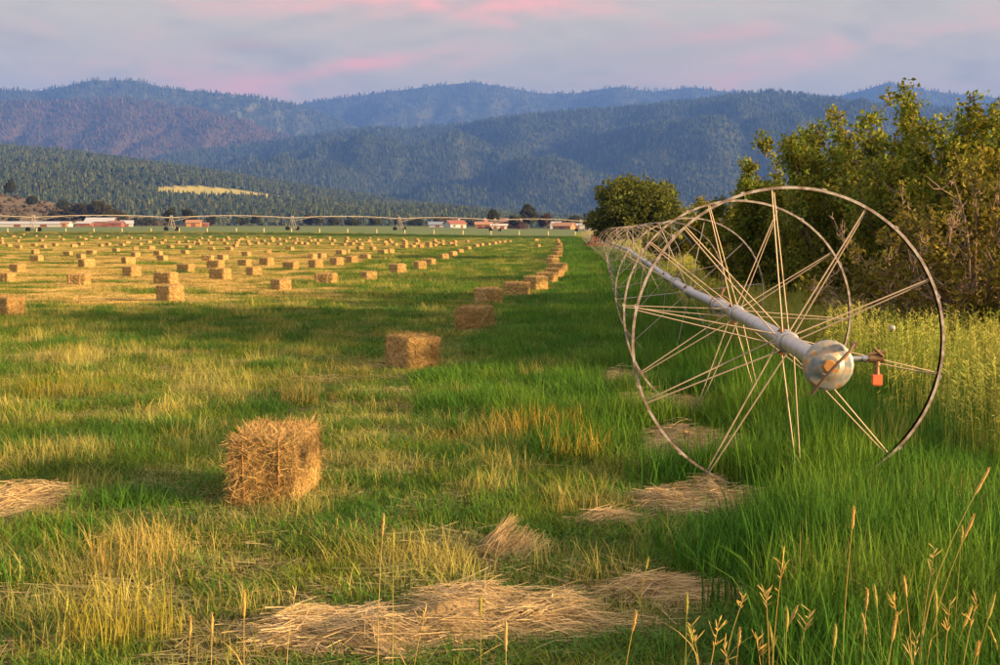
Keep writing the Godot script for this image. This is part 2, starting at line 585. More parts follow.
func hay_bales() -> void:
	var sz := Vector3(0.44, 0.43, 0.70)
	var near := [bale_meshes(34, 7000, Vector3(0.41, 0.43, 0.72)), bale_meshes(24, 3000, sz)]
	var mid := [bale_meshes(12, 420, sz * 0.92), bale_meshes(12, 420, sz), bale_meshes(12, 420, Vector3(0.40, 0.36, 0.60))]
	var far := [bale_meshes(6, 70, sz * 0.88), bale_meshes(6, 70, sz * 0.94), bale_meshes(6, 60, Vector3(0.39, 0.36, 0.58))]
	var row := "bales in the row beside the uncut grass"
	var g1 := "hay bales scattered over the mown field"
	var b1 := spot(270, 510)
	make_bale(near[0], b1 + Vector3(-0.05, 0, -0.40), deg_to_rad(-3), "large looking straw bale standing alone in short grass, its frayed end facing out", row, true)
	var b2 := spot(411, 371)
	make_bale(near[1], b2 + Vector3(0, 0, -0.3), deg_to_rad(28), "hay bale second along the row, sunlit reddish front in green grass", row, true)
	var b3 := spot(474, 331)
	make_bale(near[1], b3 + Vector3(0, 0, -0.3), deg_to_rad(-24), "dull brown hay bale in shade, third along the row beside the uncut grass", row, true)
	var b4 := spot(6, 318)
	make_bale(near[1], b4 + Vector3(-0.15, 0, -0.3), deg_to_rad(60), "grey brown shaded hay bale alone at the edge of the golden stubble", "", true)
	var rows := [[488, 306, 25, "fourth"], [517, 297, 72, "fifth"], [536, 290.5, 30, "sixth"], [547, 284.7, 66, "seventh"], [555, 279, 50, "eighth"]]
	for r in rows:
		var p := spot(r[0], r[1])
		make_bale(mid[rng.randi() % 3], p + Vector3(0, 0, -0.25), deg_to_rad(r[2]), "hay bale %s along the row beside the uncut grass" % r[3], row, true)
	for r in [[558, 273.5], [553, 267], [553, 261.6], [557.5, 257.5], [559, 253], [559, 249.7], [559.5, 246], [558, 243.3], [557, 241.2]]:
		make_bale(mid[rng.randi() % 3], spot(r[0], r[1]), rr(0.2, 1.4), "small distant hay bale in the far part of the row beside the uncut grass", "far bales of the row beside the uncut grass", false)
	make_bale(mid[0], spot(79, 286) , deg_to_rad(80), "long side on hay bale on golden stubble with two smaller bales behind it", g1, true)
	make_bale(mid[1], spot(170, 302), deg_to_rad(40), "bright sunlit hay bale standing just in front of another bale on golden stubble", g1, true)
	make_bale(mid[2], spot(281, 291), deg_to_rad(35), "sunlit hay bale where golden stubble meets green grass, its end in shade", g1, true)
	make_bale(mid[0], spot(326, 285), deg_to_rad(75), "small grey hay bale lying low in green grass between golden bales", g1, true)
	var spots := [[5, 283], [18, 273.5], [37, 262.5], [36, 255], [69, 256.6], [82, 259.5], [92, 255.5], [87, 268], [129, 264.5], [136, 258], [132, 277.5], [166, 285], [163, 261.5], [159, 256], [186, 255], [186, 273], [117, 252.6], [136, 251.5], [152, 250], [171, 249.4], [189, 249], [20, 249], [10, 247.5], [35, 247], [45, 248.6], [56, 246.6], [75, 248], [81, 246], [102, 247.4], [109, 246], [123, 246.6], [128, 244], [141, 246], [150, 244], [162, 245], [165, 242], [179, 244], [195, 244], [188, 243], [2, 240], [2, 244], [15, 237.6], [21, 239], [18, 242.6], [37, 237], [46, 238], [42, 242], [60, 238], [64, 241], [80, 238.6], [86, 240.6], [92, 238], [100, 240], [107, 237.6], [118, 239], [131, 239.4], [140, 240], [154, 239.6], [174, 238.6], [185, 239], [24, 236],
		[208, 261.6], [223, 261], [216, 269.5], [220.5, 280], [245, 266.5], [254, 276], [267, 266], [291, 270.5], [212, 251], [230, 251], [247, 257], [269, 254], [290, 251.4], [236, 247.6], [316, 269], [337, 266], [352, 263.4], [366, 260], [369, 281.5], [398, 274.5], [420, 270], [429, 266], [444, 260.5], [453, 257], [460, 254], [468, 250.6], [322.5, 259], [313, 260], [341, 255.5], [347, 254], [360, 250.7], [383, 255], [390, 254], [373, 250.7], [404, 249], [413, 248.6], [421, 248.3], [430, 248], [435, 247], [442, 246.3], [476, 248], [481, 246.6], [488, 246], [494, 245], [499, 244], [504, 243.6], [510, 243], [538, 248], [536, 241.5]]
	# the crowded far rows, read off the photo as rows of evenly strewn bales
	for a in [[198, 460, 10.5, 245.2, 0.8], [200, 470, 12.0, 242.3, 0.8], [204, 440, 13.5, 240.2, 0.6], [210, 380, 18.0, 238.6, 0.4]]:
		var x: float = a[0]
		while x < a[1]:
			spots.append([x + rr(-3, 3), a[3] + rr(-1, 1) * a[4] + (x - 200.0) * 0.004])
			x += a[2] * rr(0.75, 1.3)
	for s in spots:
		var p := spot(s[0], s[1])
		if p.z < -275.0: continue
		var closer := p.z > -75.0
		var on := "golden stubble" if gold_share(p.x, -p.z) > 0.5 else "green regrowth"
		var turn := atan2(-p.x, -p.z) + rr(0.3, 0.95) if rng.randf() < 0.82 else rr(-1.2, 1.4)
		make_bale((mid if closer else far)[rng.randi() % 3], p, turn,
			("golden hay bale lying on the nearer %s of the mown field" if closer else "tiny distant golden hay bale strewn over far %s of the mown field") % on,
			("bales on the nearer %s" if closer else "bales strewn over the far %s") % on, false)

func hay_piles() -> void:
	# photo pixel of the middle, half width and half depth in metres, stalks, heap height
	var list := [
		[345, 636, 0.42, 0.32, 900, 0.09, "matted heap of cut hay in the grass below the standing bale"],
		[490, 622, 0.52, 0.36, 1200, 0.11, "widest heap of matted hay with a green leaf on it"],
		[512, 556, 0.13, 0.14, 300, 0.16, "small upright tuft of dried hay behind the widest heap"],
		[665, 592, 0.36, 0.24, 600, 0.06, "thin spread of dry hay fading into long green grass"],
		[700, 502, 0.5, 0.46, 900, 0.09, "flat hay mat in long grass in front of the big wheel"],
		[608, 522, 0.22, 0.18, 260, 0.05, "narrow streak of dry hay beside the flat mat"],
		[690, 446, 0.5, 0.6, 800, 0.12, "hay mat with a small lump lying under the big wheel rim"],
		[660, 408, 0.55, 0.7, 700, 0.12, "hay mat crossed by the low spokes of the big wheel"],
		[628, 381, 0.42, 0.8, 400, 0.12, "small distant hay mat left of the wheel spokes"],
		[8, 503, 0.36, 0.42, 700, 0.1, "heap of cut hay at the edge of the mown field, away from the bales"]]
	for a in list:
		var p := spot(a[0], a[1])
		var t := thing("cut_hay_heap", p, a[6], "hay", "heaps of cut hay left in the grass")
		hay_spots.append([p.x, -p.z, a[2] * 1.15, a[3] * 1.15])
		var mound := Bag.new()
		var rings := 7
		var secs := 22
		var hgt := func(u: float, an: float) -> Vector3:
			var wob := 1.0 + 0.95 * nc.get_noise_2d(cos(an) * 3.0 + p.x * 9.0, sin(an) * 3.0)
			var x: float = cos(an) * u * a[2] * wob
			var z: float = sin(an) * u * a[3] * wob
			var y: float = a[5] * (1.0 - u * u) * (0.7 + 1.5 * nc.get_noise_2d(x * 10.0 + p.x * 5.0, z * 10.0)) - 0.012
			return Vector3(x, y + ground(p.x + x, -p.z - z) - p.y, z)
		for i in rings:
			for k in secs:
				var q := []
				for e in [[0, 0], [1, 0], [1, 1], [0, 1]]:
					q.append(hgt.call((i + e[0]) / float(rings) * 0.85, (k + e[1]) * TAU / secs))
				var c := shade(Color(0.24, 0.18, 0.10), rr(0.6, 1.3))
				mound.tri(q[0], q[1], q[2], c)
				mound.tri(q[0], q[2], q[3], c)
		part("mound", mound.mesh(), straw_mat, t)
		var bits := Bag.new()
		var comb := rr(-0.5, 0.5)
		for k in int(a[4] * 3.2):
			var u := sqrt(rng.randf()) * (1.0 if rng.randf() < 0.72 else (1.45 if rng.randf() < 0.7 else 2.0))
			var an := rr(0, TAU)
			var o: Vector3 = hgt.call(u, an)
			var swirl := comb + 1.6 * nc.get_noise_2d(o.x * 4.0 + p.x * 3.0, o.z * 5.0) + rr(-0.45, 0.45)
			swirl += rr(-1.5, 1.5) * rng.randf()
			var dir := Vector3(cos(swirl), rr(-0.15, 0.38), sin(swirl) * 0.9).normalized()
			if a[5] > 0.14: dir = (dir + Vector3(0, rr(0.3, 1.6), 0)).normalized()
			var c := Color(0.62, 0.49, 0.28).lerp(Color(0.38, 0.28, 0.15), rng.randf())
			straw_bit(bits, o + Vector3(0, rr(0.004, 0.03), 0), dir, rr(0.08, 0.28), rr(0.0008, 0.0018), rr(0.0, 0.05), shade(c, rr(0.75, 1.25)))
		var s := part("loose_stalks", bits.mesh(), straw_mat, t)
		s.set_meta("kind", "stuff")
		if a[6].contains("green leaf"):
			var lb := Bag.new()
			var lc := Color(0.05, 0.16, 0.02)
			var o := Vector3(0.03, 0.14, -0.05)
			lb.quad(o, o + Vector3(0.03, 0.015, 0.02), o + Vector3(0.065, 0.01, 0), o + Vector3(0.03, 0.008, -0.022), lc)
			part("leaf", lb.mesh(), soft, t)

# ---------------------------------------------------------------- wheel line
func ring_mesh(r: float, radial: float, axial: float, segs: int) -> ArrayMesh:
	var bag := Bag.new()
	var col := Color.WHITE
	for k in segs:
		var q := []
		for e in [0, 1]:
			var a: float = TAU * (k + e) / segs
			var o := Vector3(cos(a), sin(a), 0)
			q.append([o * (r - radial) + Vector3(0, 0, axial), o * r + Vector3(0, 0, axial), o * r - Vector3(0, 0, axial), o * (r - radial) - Vector3(0, 0, axial), o])
		var oa: Vector3 = q[0][4]
		var ob: Vector3 = q[1][4]
		bag.quad(q[0][0], q[0][1], q[1][1], q[1][0], col)
		bag.smooth_tri(q[0][1], q[0][2], q[1][2], oa, oa, ob, col)
		bag.smooth_tri(q[0][1], q[1][2], q[1][1], oa, ob, ob, col)
		bag.quad(q[0][2], q[0][3], q[1][3], q[1][2], col)
		bag.smooth_tri(q[0][3], q[0][0], q[1][0], -oa, -oa, -ob, col)
		bag.smooth_tri(q[0][3], q[1][0], q[1][3], -oa, -ob, -ob, col)
	for k in 12:            # lugs that grip the ground
		var a := TAU * (k + 0.37) / 12.0
		var o := Vector3(cos(a), sin(a), 0)
		var s := Vector3(-sin(a), cos(a), 0) * 0.012
		var z := Vector3(0, 0, axial * 1.05)
		var b := o * (r - 0.002)
		var e := o * (r + 0.008)
		bag.quad(b - s + z, b + s + z, e + s + z, e - s + z, col)
		bag.quad(b - s - z, e - s - z, e + s - z, b + s - z, col)
		bag.quad(b - s + z, e - s + z, e - s - z, b - s - z, col)
		bag.quad(b + s - z, e + s - z, e + s + z, b + s + z, col)
		bag.quad(e - s + z, e + s + z, e + s - z, e - s - z, col)
	return bag.mesh()

func lathe(profile: Array, segs: int, col := Color.WHITE) -> ArrayMesh:     # profile: [z, r]; turned about z
	var bag := Bag.new()
	for i in profile.size() - 1:
		for k in segs:
			var q := []
			for e in [[0, 0], [1, 0], [1, 1], [0, 1]]:
				var a: float = TAU * (k + e[1]) / segs
				var pr: Array = profile[i + e[0]]
				q.append(Vector3(cos(a) * pr[1], sin(a) * pr[1], pr[0]))
			var dz: float = profile[i + 1][0] - profile[i][0]
			var dr: float = profile[i + 1][1] - profile[i][1]
			var nn := []
			for e in [0, 1]:
				var a: float = TAU * (k + e) / segs
				nn.append(Vector3(cos(a) * dz, sin(a) * dz, -dr).normalized() * (1.0 if dz >= 0 else -1.0))
			bag.smooth_tri(q[0], q[1], q[2], nn[0], nn[0], nn[1], col)
			bag.smooth_tri(q[0], q[2], q[3], nn[0], nn[1], nn[1], col)
	return bag.mesh()

func wheel_line() -> void:
	var galv := mat(lin(0.52, 0.53, 0.56), 0.38, 0.75)
	galv.roughness_texture = noise_tex(0.02, Color(0.85, 0.85, 0.85), Color(1, 1, 1), 256, 4, 5)
	galv.albedo_texture = noise_tex(0.012, Color(0.86, 0.86, 0.88), Color(1, 1, 1), 256, 5, 6)
	galv.uv1_triplanar = true
	galv.uv1_scale = Vector3(2.2, 2.2, 2.2)
	var steel := mat(lin(0.46, 0.43, 0.42), 0.5, 0.12)
	steel.albedo_texture = noise_tex(0.015, Color(0.72, 0.66, 0.62), Color(1, 1, 1), 256, 4, 7)
	steel.uv1_triplanar = true
	steel.uv1_scale = Vector3(3, 3, 3)
	var rod := mat(lin(0.46, 0.37, 0.28), 0.5, 0.35)
	var rust := mat(lin(0.17, 0.075, 0.04), 0.85, 0.2)
	var plug_rust := mat(lin(0.40, 0.20, 0.07), 0.8, 0.1)
	var brass := mat(lin(0.24, 0.15, 0.09), 0.55, 0.6)
	var orange := mat(lin(0.60, 0.17, 0.075), 0.6)
	# worn cap: grey galvanising with pale scale and rust
	var cap_mat := mat(Color.WHITE, 0.5, 0.45)
	var cg := noise_tex(0.011, Color.BLACK, Color.WHITE, 512, 5, 9)
	var gr := Gradient.new()
	gr.offsets = PackedFloat32Array([0.0, 0.47, 0.54, 0.68, 0.78, 1.0])
	gr.colors = PackedColorArray([lin(0.17, 0.21, 0.25), lin(0.24, 0.28, 0.31), lin(0.36, 0.34, 0.31), lin(0.40, 0.35, 0.28), lin(0.50, 0.24, 0.06), lin(0.45, 0.14, 0.03)])
	cg.color_ramp = gr
	cap_mat.albedo_texture = cg
	cap_mat.uv1_triplanar = true
	cap_mat.uv1_scale = Vector3(2.6, 2.6, 2.6)

	var hub_y := 0.965
	var t := thing("irrigation_wheel_line", Vector3.ZERO, "long wheel line irrigator, silver pipe through big spoked steel wheels in the grass", "irrigation line")
	var depths := [8.72, 11.95]
	var d := 18.3
	while d < 205.0:
		depths.append(d)
		d += 6.15
	var hub := func(dd: float) -> Vector3:
		return Vector3(wheel_x(dd), hub_y + ground(wheel_x(dd), dd) * (1.0 if dd > 8.0 else 0.2) - 0.005, -dd)
	# pipe, one length between each pair of wheels
	var ends := [7.16] + depths
	for i in ends.size() - 1:
		var b := Bag.new()
		b.tube([hub.call(ends[i]), hub.call(ends[i + 1])], [0.053, 0.053], 24 if i < 4 else 10, Color.WHITE, false)
		part("pipe", b.mesh(), galv, t)
	# wheels
	var rim := ring_mesh(0.965, 0.017, 0.026, 96)
	var rim_far := ring_mesh(0.965, 0.018, 0.026, 40)
	var clamp_mesh := lathe([[-0.10, 0.055], [-0.095, 0.070], [-0.06, 0.070], [-0.055, 0.062], [0.055, 0.062], [0.06, 0.070], [0.095, 0.070], [0.10, 0.055]], 24)
	var sp := Bag.new()
	for s in [-1.0, 1.0]:   # a pair of rods meeting at the rim
		sp.tube([Vector3(0.060, s * 0.028, s * 0.075), Vector3(0.952, s * 0.007, s * 0.012)], [0.0048, 0.0048], 6, Color.WHITE, false)
	var spoke := sp.mesh()
	var single := Bag.new()
	single.tube([Vector3(0.060, 0, 0.03), Vector3(0.952, 0, 0)], [0.0062, 0.0062], 6, Color.WHITE, false)
	var spoke_single := single.mesh()
	var rod_grey := mat(lin(0.36, 0.34, 0.33), 0.5, 0.45)
	var bolt := Bag.new()
	bolt.box(Vector3(-0.014, 0.058, -0.010), Vector3(0.014, 0.092, 0.010), Color.WHITE)
	bolt.tube([Vector3(-0.028, 0.08, 0), Vector3(0.028, 0.08, 0)], [0.006, 0.006], 6, Color.WHITE)
	var bolt_mesh := bolt.mesh()
	for i in depths.size():
		var w := part("wheel", rim if i < 6 else rim_far, steel, t, hub.call(depths[i]))
		w.rotation.y = -0.0711 if depths[i] < 60.0 else -0.051
		w.rotation.z = deg_to_rad(6.0) if i == 0 else rr(0.0, 0.6)
		part("hub_clamp", clamp_mesh, galv, w)
		for a in [0.3, 2.6, 4.6]:
			if i < 4: part("clamp_bolt", bolt_mesh, rust, w).rotation.z = a
		for k in 10:
			var o := part("spoke", spoke if i < 2 else spoke_single, rod if i < 2 or i % 3 == 0 else rod_grey, w)
			o.rotation.z = PI / 2 + TAU * k / 10.0
	# couplers with sprinklers between wheels
	var coupler := lathe([[-0.12, 0.055], [-0.115, 0.066], [-0.02, 0.066], [-0.018, 0.084], [0.018, 0.084], [0.02, 0.066], [0.115, 0.066], [0.12, 0.055]], 24)
	for cd in [13.6, 21.4, 33.7, 46.0, 58.3]:
		var c := part("coupler", coupler, galv, t, hub.call(cd))
		c.rotation.y = -0.0711
		var sb := Bag.new()
		sb.tube([Vector3(0, 0.075, 0), Vector3(0.02, 0.13, 0), Vector3(0.03, 0.17, 0)], [0.012, 0.012, 0.02], 8, Color.WHITE)
		sb.tube([Vector3(-0.02, 0.165, 0), Vector3(0.09, 0.175, 0)], [0.008, 0.006], 6, Color.WHITE)
		part("sprinkler", sb.mesh(), brass, c)
		var rb := Bag.new()
		var pts := []
		var rad := []
		for k in 25:
			var a := TAU * k / 24.0
			pts.append(Vector3(cos(a) * 0.105, sin(a) * 0.105, 0.045))
			rad.append(0.006)
		rb.tube(pts, rad, 5, Color.WHITE, false)
		part("clamp_ring", rb.mesh(), brass, c)
	# end cap
	var cap := part("end_cap", lathe([[-0.14, 0.054], [-0.07, 0.060], [-0.045, 0.095], [-0.03, 0.118], [-0.012, 0.124], [0.004, 0.122], [0.012, 0.110], [0.020, 0.075], [0.034, 0.05], [0.036, 0.001]], 20), cap_mat, t, hub.call(7.12))
	cap.rotation.y = -0.0711
	cap.scale = Vector3(1.06, 1.06, 1.06)
	part("plug", lathe([[0.030, 0.034], [0.046, 0.034], [0.050, 0.028], [0.050, 0.001]], 6), plug_rust, cap)
	var hb := Bag.new()
	hb.tube([Vector3(-0.085, -0.135, 0.05), Vector3(-0.045, -0.07, 0.085), Vector3(0.03, 0.02, 0.095), Vector3(0.085, 0.075, 0.085), Vector3(0.115, 0.115, 0.05)], [0.007, 0.008, 0.008, 0.008, 0.007], 7, Color.WHITE)
	hb.box(Vector3(0.098, 0.085, 0.03), Vector3(0.122, 0.118, 0.062), Color.WHITE)
	part("bent_rod", hb.mesh(), mat(lin(0.16, 0.11, 0.085), 0.7, 0.3), cap)
	var ob := Bag.new()
	ob.tube([Vector3(0.11, 0.03, -0.01), Vector3(0.215, 0.034, -0.01)], [0.0135, 0.0135], 12, Color.WHITE)
	ob.tube([Vector3(0.165, 0.032, -0.01), Vector3(0.185, 0.033, -0.01)], [0.0185, 0.0185], 6, Color.WHITE)
	part("outlet_pipe", ob.mesh(), galv, cap)
	var vb := Bag.new()
	vb.tube([Vector3(0.195, 0.034, -0.01), Vector3(0.262, 0.036, -0.01)], [0.021, 0.021], 8, Color.WHITE)
	vb.tube([Vector3(0.234, 0.0, -0.01), Vector3(0.234, 0.075, -0.01)], [0.016, 0.013], 8, Color.WHITE)
	vb.tube([Vector3(0.19, 0.055, 0.0), Vector3(0.27, 0.068, 0.0)], [0.008, 0.009], 6, Color.WHITE)
	vb.tube([Vector3(0.215, 0.085, -0.005), Vector3(0.258, 0.045, 0.01)], [0.008, 0.008], 6, Color.WHITE)
	vb.tube([Vector3(0.234, -0.005, -0.01), Vector3(0.234, -0.045, -0.01)], [0.011, 0.014], 8, Color.WHITE)
	part("valve", vb.mesh(), brass, cap)
	var nozzle := Bag.new()
	nozzle.box(Vector3(0.212, -0.091, -0.032), Vector3(0.257, -0.043, 0.013), Color.WHITE)
	nozzle.box(Vector3(0.218, -0.097, -0.026), Vector3(0.251, -0.0911, 0.007), Color.WHITE)
	part("orange_plug", nozzle.mesh(), orange, cap)
	# drive mover far along the line
	var mp: Vector3 = hub.call(112.0)
	var mb := Bag.new()
	mb.box(Vector3(-1.0, -0.55, -1.1), Vector3(1.0, -0.4, 1.1), Color.WHITE)
	mb.box(Vector3(-0.5, -0.4, -0.5), Vector3(0.3, 0.35, 0.6), Color.WHITE)
	mb.tube([Vector3(-0.9, -0.5, -0.9), Vector3(0, 0.3, -0.4), Vector3(0.9, -0.5, -0.9)], [0.05, 0.05, 0.05], 6, Color.WHITE)
	mb.tube([Vector3(-0.9, -0.5, 0.9), Vector3(0, 0.3, 0.4), Vector3(0.9, -0.5, 0.9)], [0.05, 0.05, 0.05], 6, Color.WHITE)
	part("drive_mover", mb.mesh(), rust, t, mp + Vector3(-0.3, 0.1, 0))

# ---------------------------------------------------------------- shrubs and trees
func leaf_cluster(n: int, size: float, spread: float) -> ArrayMesh:
	var bag := Bag.new()
	for i in n:
		var p := Vector3(rr(-1, 1), rr(-1, 1), rr(-1, 1)) * spread
		var a := Vector3(rr(-1, 1), rr(-0.5, 0.9), rr(-1, 1)).normalized()
		var s := a.cross(Vector3(rr(-1, 1), rr(-1, 1), rr(-1, 1))).normalized()
		var k := a.cross(s) * 0.12
		var l := size * rr(0.7, 1.3)
		var c := shade(Color(1, 1, 1), rr(0.6, 1.4))
		if rng.randf() < 0.16: c = Color(1.9, 1.25, 0.8)
		bag.tri(p, p + a * l * 0.45 + s * l * 0.32 + k * l, p + a * l, c)
		bag.tri(p, p + a * l, p + a * l * 0.45 - s * l * 0.32 + k * l, c)
	return bag.mesh()

var clusters := []
var leaf_mat: StandardMaterial3D
var bark_mat: StandardMaterial3D

# a many-stemmed bush: arching stems, twigs, leaf clusters on them
func shrub(base: Vector3, h: float, spread: float, stems: int, leaves: float, seed_: int, label: String, bare := 0.0, tone := Color(0.15, 0.215, 0.028)) -> void:
	rng.seed = seed_
	var t := thing("leafy_shrub", base, label, "shrub", "shrubs along the far side of the wheel line")
	var wood := Bag.new()
	var cp := [Copies.new(), Copies.new(), Copies.new()]
	var bark := Color(0.20, 0.145, 0.11)
	var shoots := int(stems * 0.55)
	for s in stems + shoots:
		var shoot := s >= stems
		var az := rr(0, TAU)
		var lean := sqrt(rng.randf()) * (0.85 if shoot else 1.0)
		var top := h * (rr(0.85, 1.1) if shoot else rr(0.55, 0.95)) * (1.0 - 0.34 * lean * lean)
		var p0 := Vector3(cos(az), 0, sin(az)) * lean * spread * 0.25
		var out := Vector3(cos(az), 0, sin(az)) * lean * spread
		var pts := []
		var rad := []
		var wob := rr(0, 9)
		for i in 8:
			var u := i / 7.0
			pts.append(p0 + out * pow(u, 1.2) + Vector3(sin(u * 6.0 + wob), 0, cos(u * 5.0 + wob)) * 0.12 * u + Vector3.UP * (top * u - 0.05))
			rad.append(lerpf(0.035, 0.006, u) * (0.6 + 0.25 * h / 3.0))
		wood.tube(pts, rad, 5, shade(bark, rr(0.7, 1.2)), false)
		var live := rng.randf() > bare
		for k in 15:
			var u := rr(0.55, 1.0) if shoot else rr(0.14, 1.0)
			var i := mini(int(u * 7.0), 6)
			var p: Vector3 = pts[i].lerp(pts[i + 1], u * 7.0 - i)
			var a := rr(0, TAU)
			var dir := (Vector3(cos(a), rr(0.0, 0.9), sin(a)) + out.normalized() * 0.4).normalized()
			var l := rr(0.3, 0.95) * lerpf(1.15, 0.5, u) * (h / 4.0) * (0.42 if shoot else 1.0)
			var q := p + dir * l * 0.55 + Vector3.UP * l * 0.12
			var e := p + dir * l + Vector3.UP * l * 0.3
			wood.tube([p, q, e], [0.009, 0.006, 0.003], 4, shade(bark if live else Color(0.34, 0.25, 0.2), rr(0.7, 1.2)), false)
			if not live:
				for b in 3:
					var o := Vector3(rr(-1, 1), rr(-0.2, 0.8), rr(-1, 1)) * l * 0.5
					wood.tube([q, q + o * 0.6, q + o + Vector3.UP * rr(-0.1, 0.1)], [0.005, 0.004, 0.002], 4, shade(Color(0.36, 0.27, 0.215), rr(0.7, 1.2)), false)
				if rng.randf() < 0.8: continue
			var n := int(leaves * rr(0.8, 1.8) * (0.42 if shoot else 1.0))
			for j in n:
				var v := rr(0.1, 1.08)
				var c := (p.lerp(q, v * 2.0) if v < 0.5 else q.lerp(e, v * 2.0 - 1.0)) + Vector3(rr(-1, 1), rr(-0.7, 1), rr(-1, 1)) * 0.11 * (h / 4.0)
				var sc := rr(0.7, 1.25)
				var col := tone.lerp(Color(0.30, 0.22, 0.025), pow(rng.randf(), 2.0) * 0.8)
				cp[j % 3].add(Transform3D(Basis.from_euler(Vector3(rr(0, TAU), rr(0, TAU), rr(0, TAU))).scaled(Vector3.ONE * sc), c), shade(col, rr(0.7, 1.3)))
	part("branches", wood.mesh(), bark_mat, t)
	for i in 3:
		mass("crown", clusters[i], leaf_mat, cp[i], t)

# a single-trunked tree with a clumped crown
func tree(base: Vector3, h: float, w: float, seed_: int, label: String, group: String, tone: Color, scale_ := 1.0, dense := 1.0, called := "broadleaf_tree") -> void:
	rng.seed = seed_
	var t := thing(called, base, label, "tree", group)
	var wood := Bag.new()
	wood.tube([Vector3(0, -0.1, 0), Vector3(0.02, h * 0.3, 0), Vector3(0.06, h * 0.6, 0.03)], [w * 0.035, w * 0.026, w * 0.012], 8, Color(0.15, 0.11, 0.085), false)
	var cp := [Copies.new(), Copies.new(), Copies.new()]
	var lobes := int(26 * dense)
	for s in lobes:
		var dir := Vector3(rr(-1, 1), rr(-0.75, 1), rr(-1, 1)).normalized()
		var k := rr(0.45, 0.86)
		var c := Vector3(dir.x * w * 0.5 * k, h * 0.56 + dir.y * h * 0.42 * k, dir.z * w * 0.5 * k)
		if dir.y > 0.2: c *= Vector3(0.9, 1.0, 0.9)
		wood.tube([Vector3(0, h * rr(0.15, 0.4), 0), c * Vector3(0.5, 0.75, 0.5), c], [w * 0.012, w * 0.008, w * 0.003], 4, Color(0.16, 0.12, 0.09), false)
		var r := w * rr(0.10, 0.19)
		for j in int(70 * dense):
			var o := Vector3(rr(-1, 1), rr(-1, 1), rr(-1, 1))
			if o.length() > 1.0: continue
			var sc := rr(0.8, 1.4) * scale_
			cp[j % 3].add(Transform3D(Basis.from_euler(Vector3(rr(0, TAU), rr(0, TAU), rr(0, TAU))).scaled(Vector3.ONE * sc), c + o * r * Vector3(1.15, 0.8, 1.15)), shade(tone.lerp(Color(0.16, 0.13, 0.02), rng.randf() * 0.3), rr(0.7, 1.3)))
	part("trunk", wood.mesh(), bark_mat, t)
	for i in 3:
		mass("crown", clusters[i], leaf_mat, cp[i], t)

func hedge() -> void:
	clusters = [leaf_cluster(11, 0.062, 0.08), leaf_cluster(11, 0.062, 0.08), leaf_cluster(10, 0.07, 0.09)]
	var g := func(px: float, d: float) -> Vector3:
		var x := (px - 500.0) / F * d
		return Vector3(x, ground(x, d), -d)
	shrub(g.call(965, 19.5), 3.75, 1.6, 26, 11.0, 101, "tallest shrub with golden leaves and bare tangled twigs at its foot", 0.12)
	shrub(g.call(1045, 18.0), 3.3, 1.6, 22, 8.0, 102, "twiggy shrub with many grey dead branches among yellow leaves", 0.45, Color(0.21, 0.22, 0.035))
	shrub(g.call(885, 22.0), 3.9, 1.6, 28, 13.0, 103, "dense dark green shrub with long shoots reaching above the mountains", 0.04)
	shrub(g.call(800, 25.0), 3.25, 1.5, 26, 14.0, 104, "broad dark shrub standing behind the rim of the biggest wheel", 0.0, Color(0.12, 0.19, 0.024))
	shrub(g.call(930, 17.5), 2.2, 1.4, 34, 3.0, 105, "low heap of dead grey brambles in front of the tall shrubs", 0.8, Color(0.13, 0.13, 0.025))
	shrub(g.call(1005, 15.5), 2.4, 1.2, 26, 4.0, 106, "low pale bramble of bare twigs rising from the seeding grass", 0.7, Color(0.13, 0.13, 0.025))
	shrub(g.call(772, 29.5), 2.75, 1.3, 22, 11.0, 110, "small light olive shrub between the broad dark shrub and the rounded one", 0.1, Color(0.13, 0.165, 0.025))
	shrub(g.call(745, 33.0), 2.8, 1.7, 22, 12.0, 107, "rounded olive shrub seen through the second wheel", 0.05, Color(0.13, 0.165, 0.024))
	shrub(g.call(708, 46.0), 2.5, 1.9, 20, 12.0, 108, "low olive shrub beside the round tree", 0.05, Color(0.13, 0.165, 0.024))
	shrub(g.call(1130, 19.0), 4.0, 1.8, 20, 10.0, 109, "green shrub at the end of the hedge beside the twiggy shrub", 0.1)
	clusters = [leaf_cluster(12, 0.16, 0.16), leaf_cluster(12, 0.16, 0.16), leaf_cluster(11, 0.18, 0.18)]
	tree(g.call(634, 82.0), 5.2, 6.0, 120, "single round dark green tree standing beside the wheel line", "", Color(0.10, 0.13, 0.02), 1.0, 1.5)

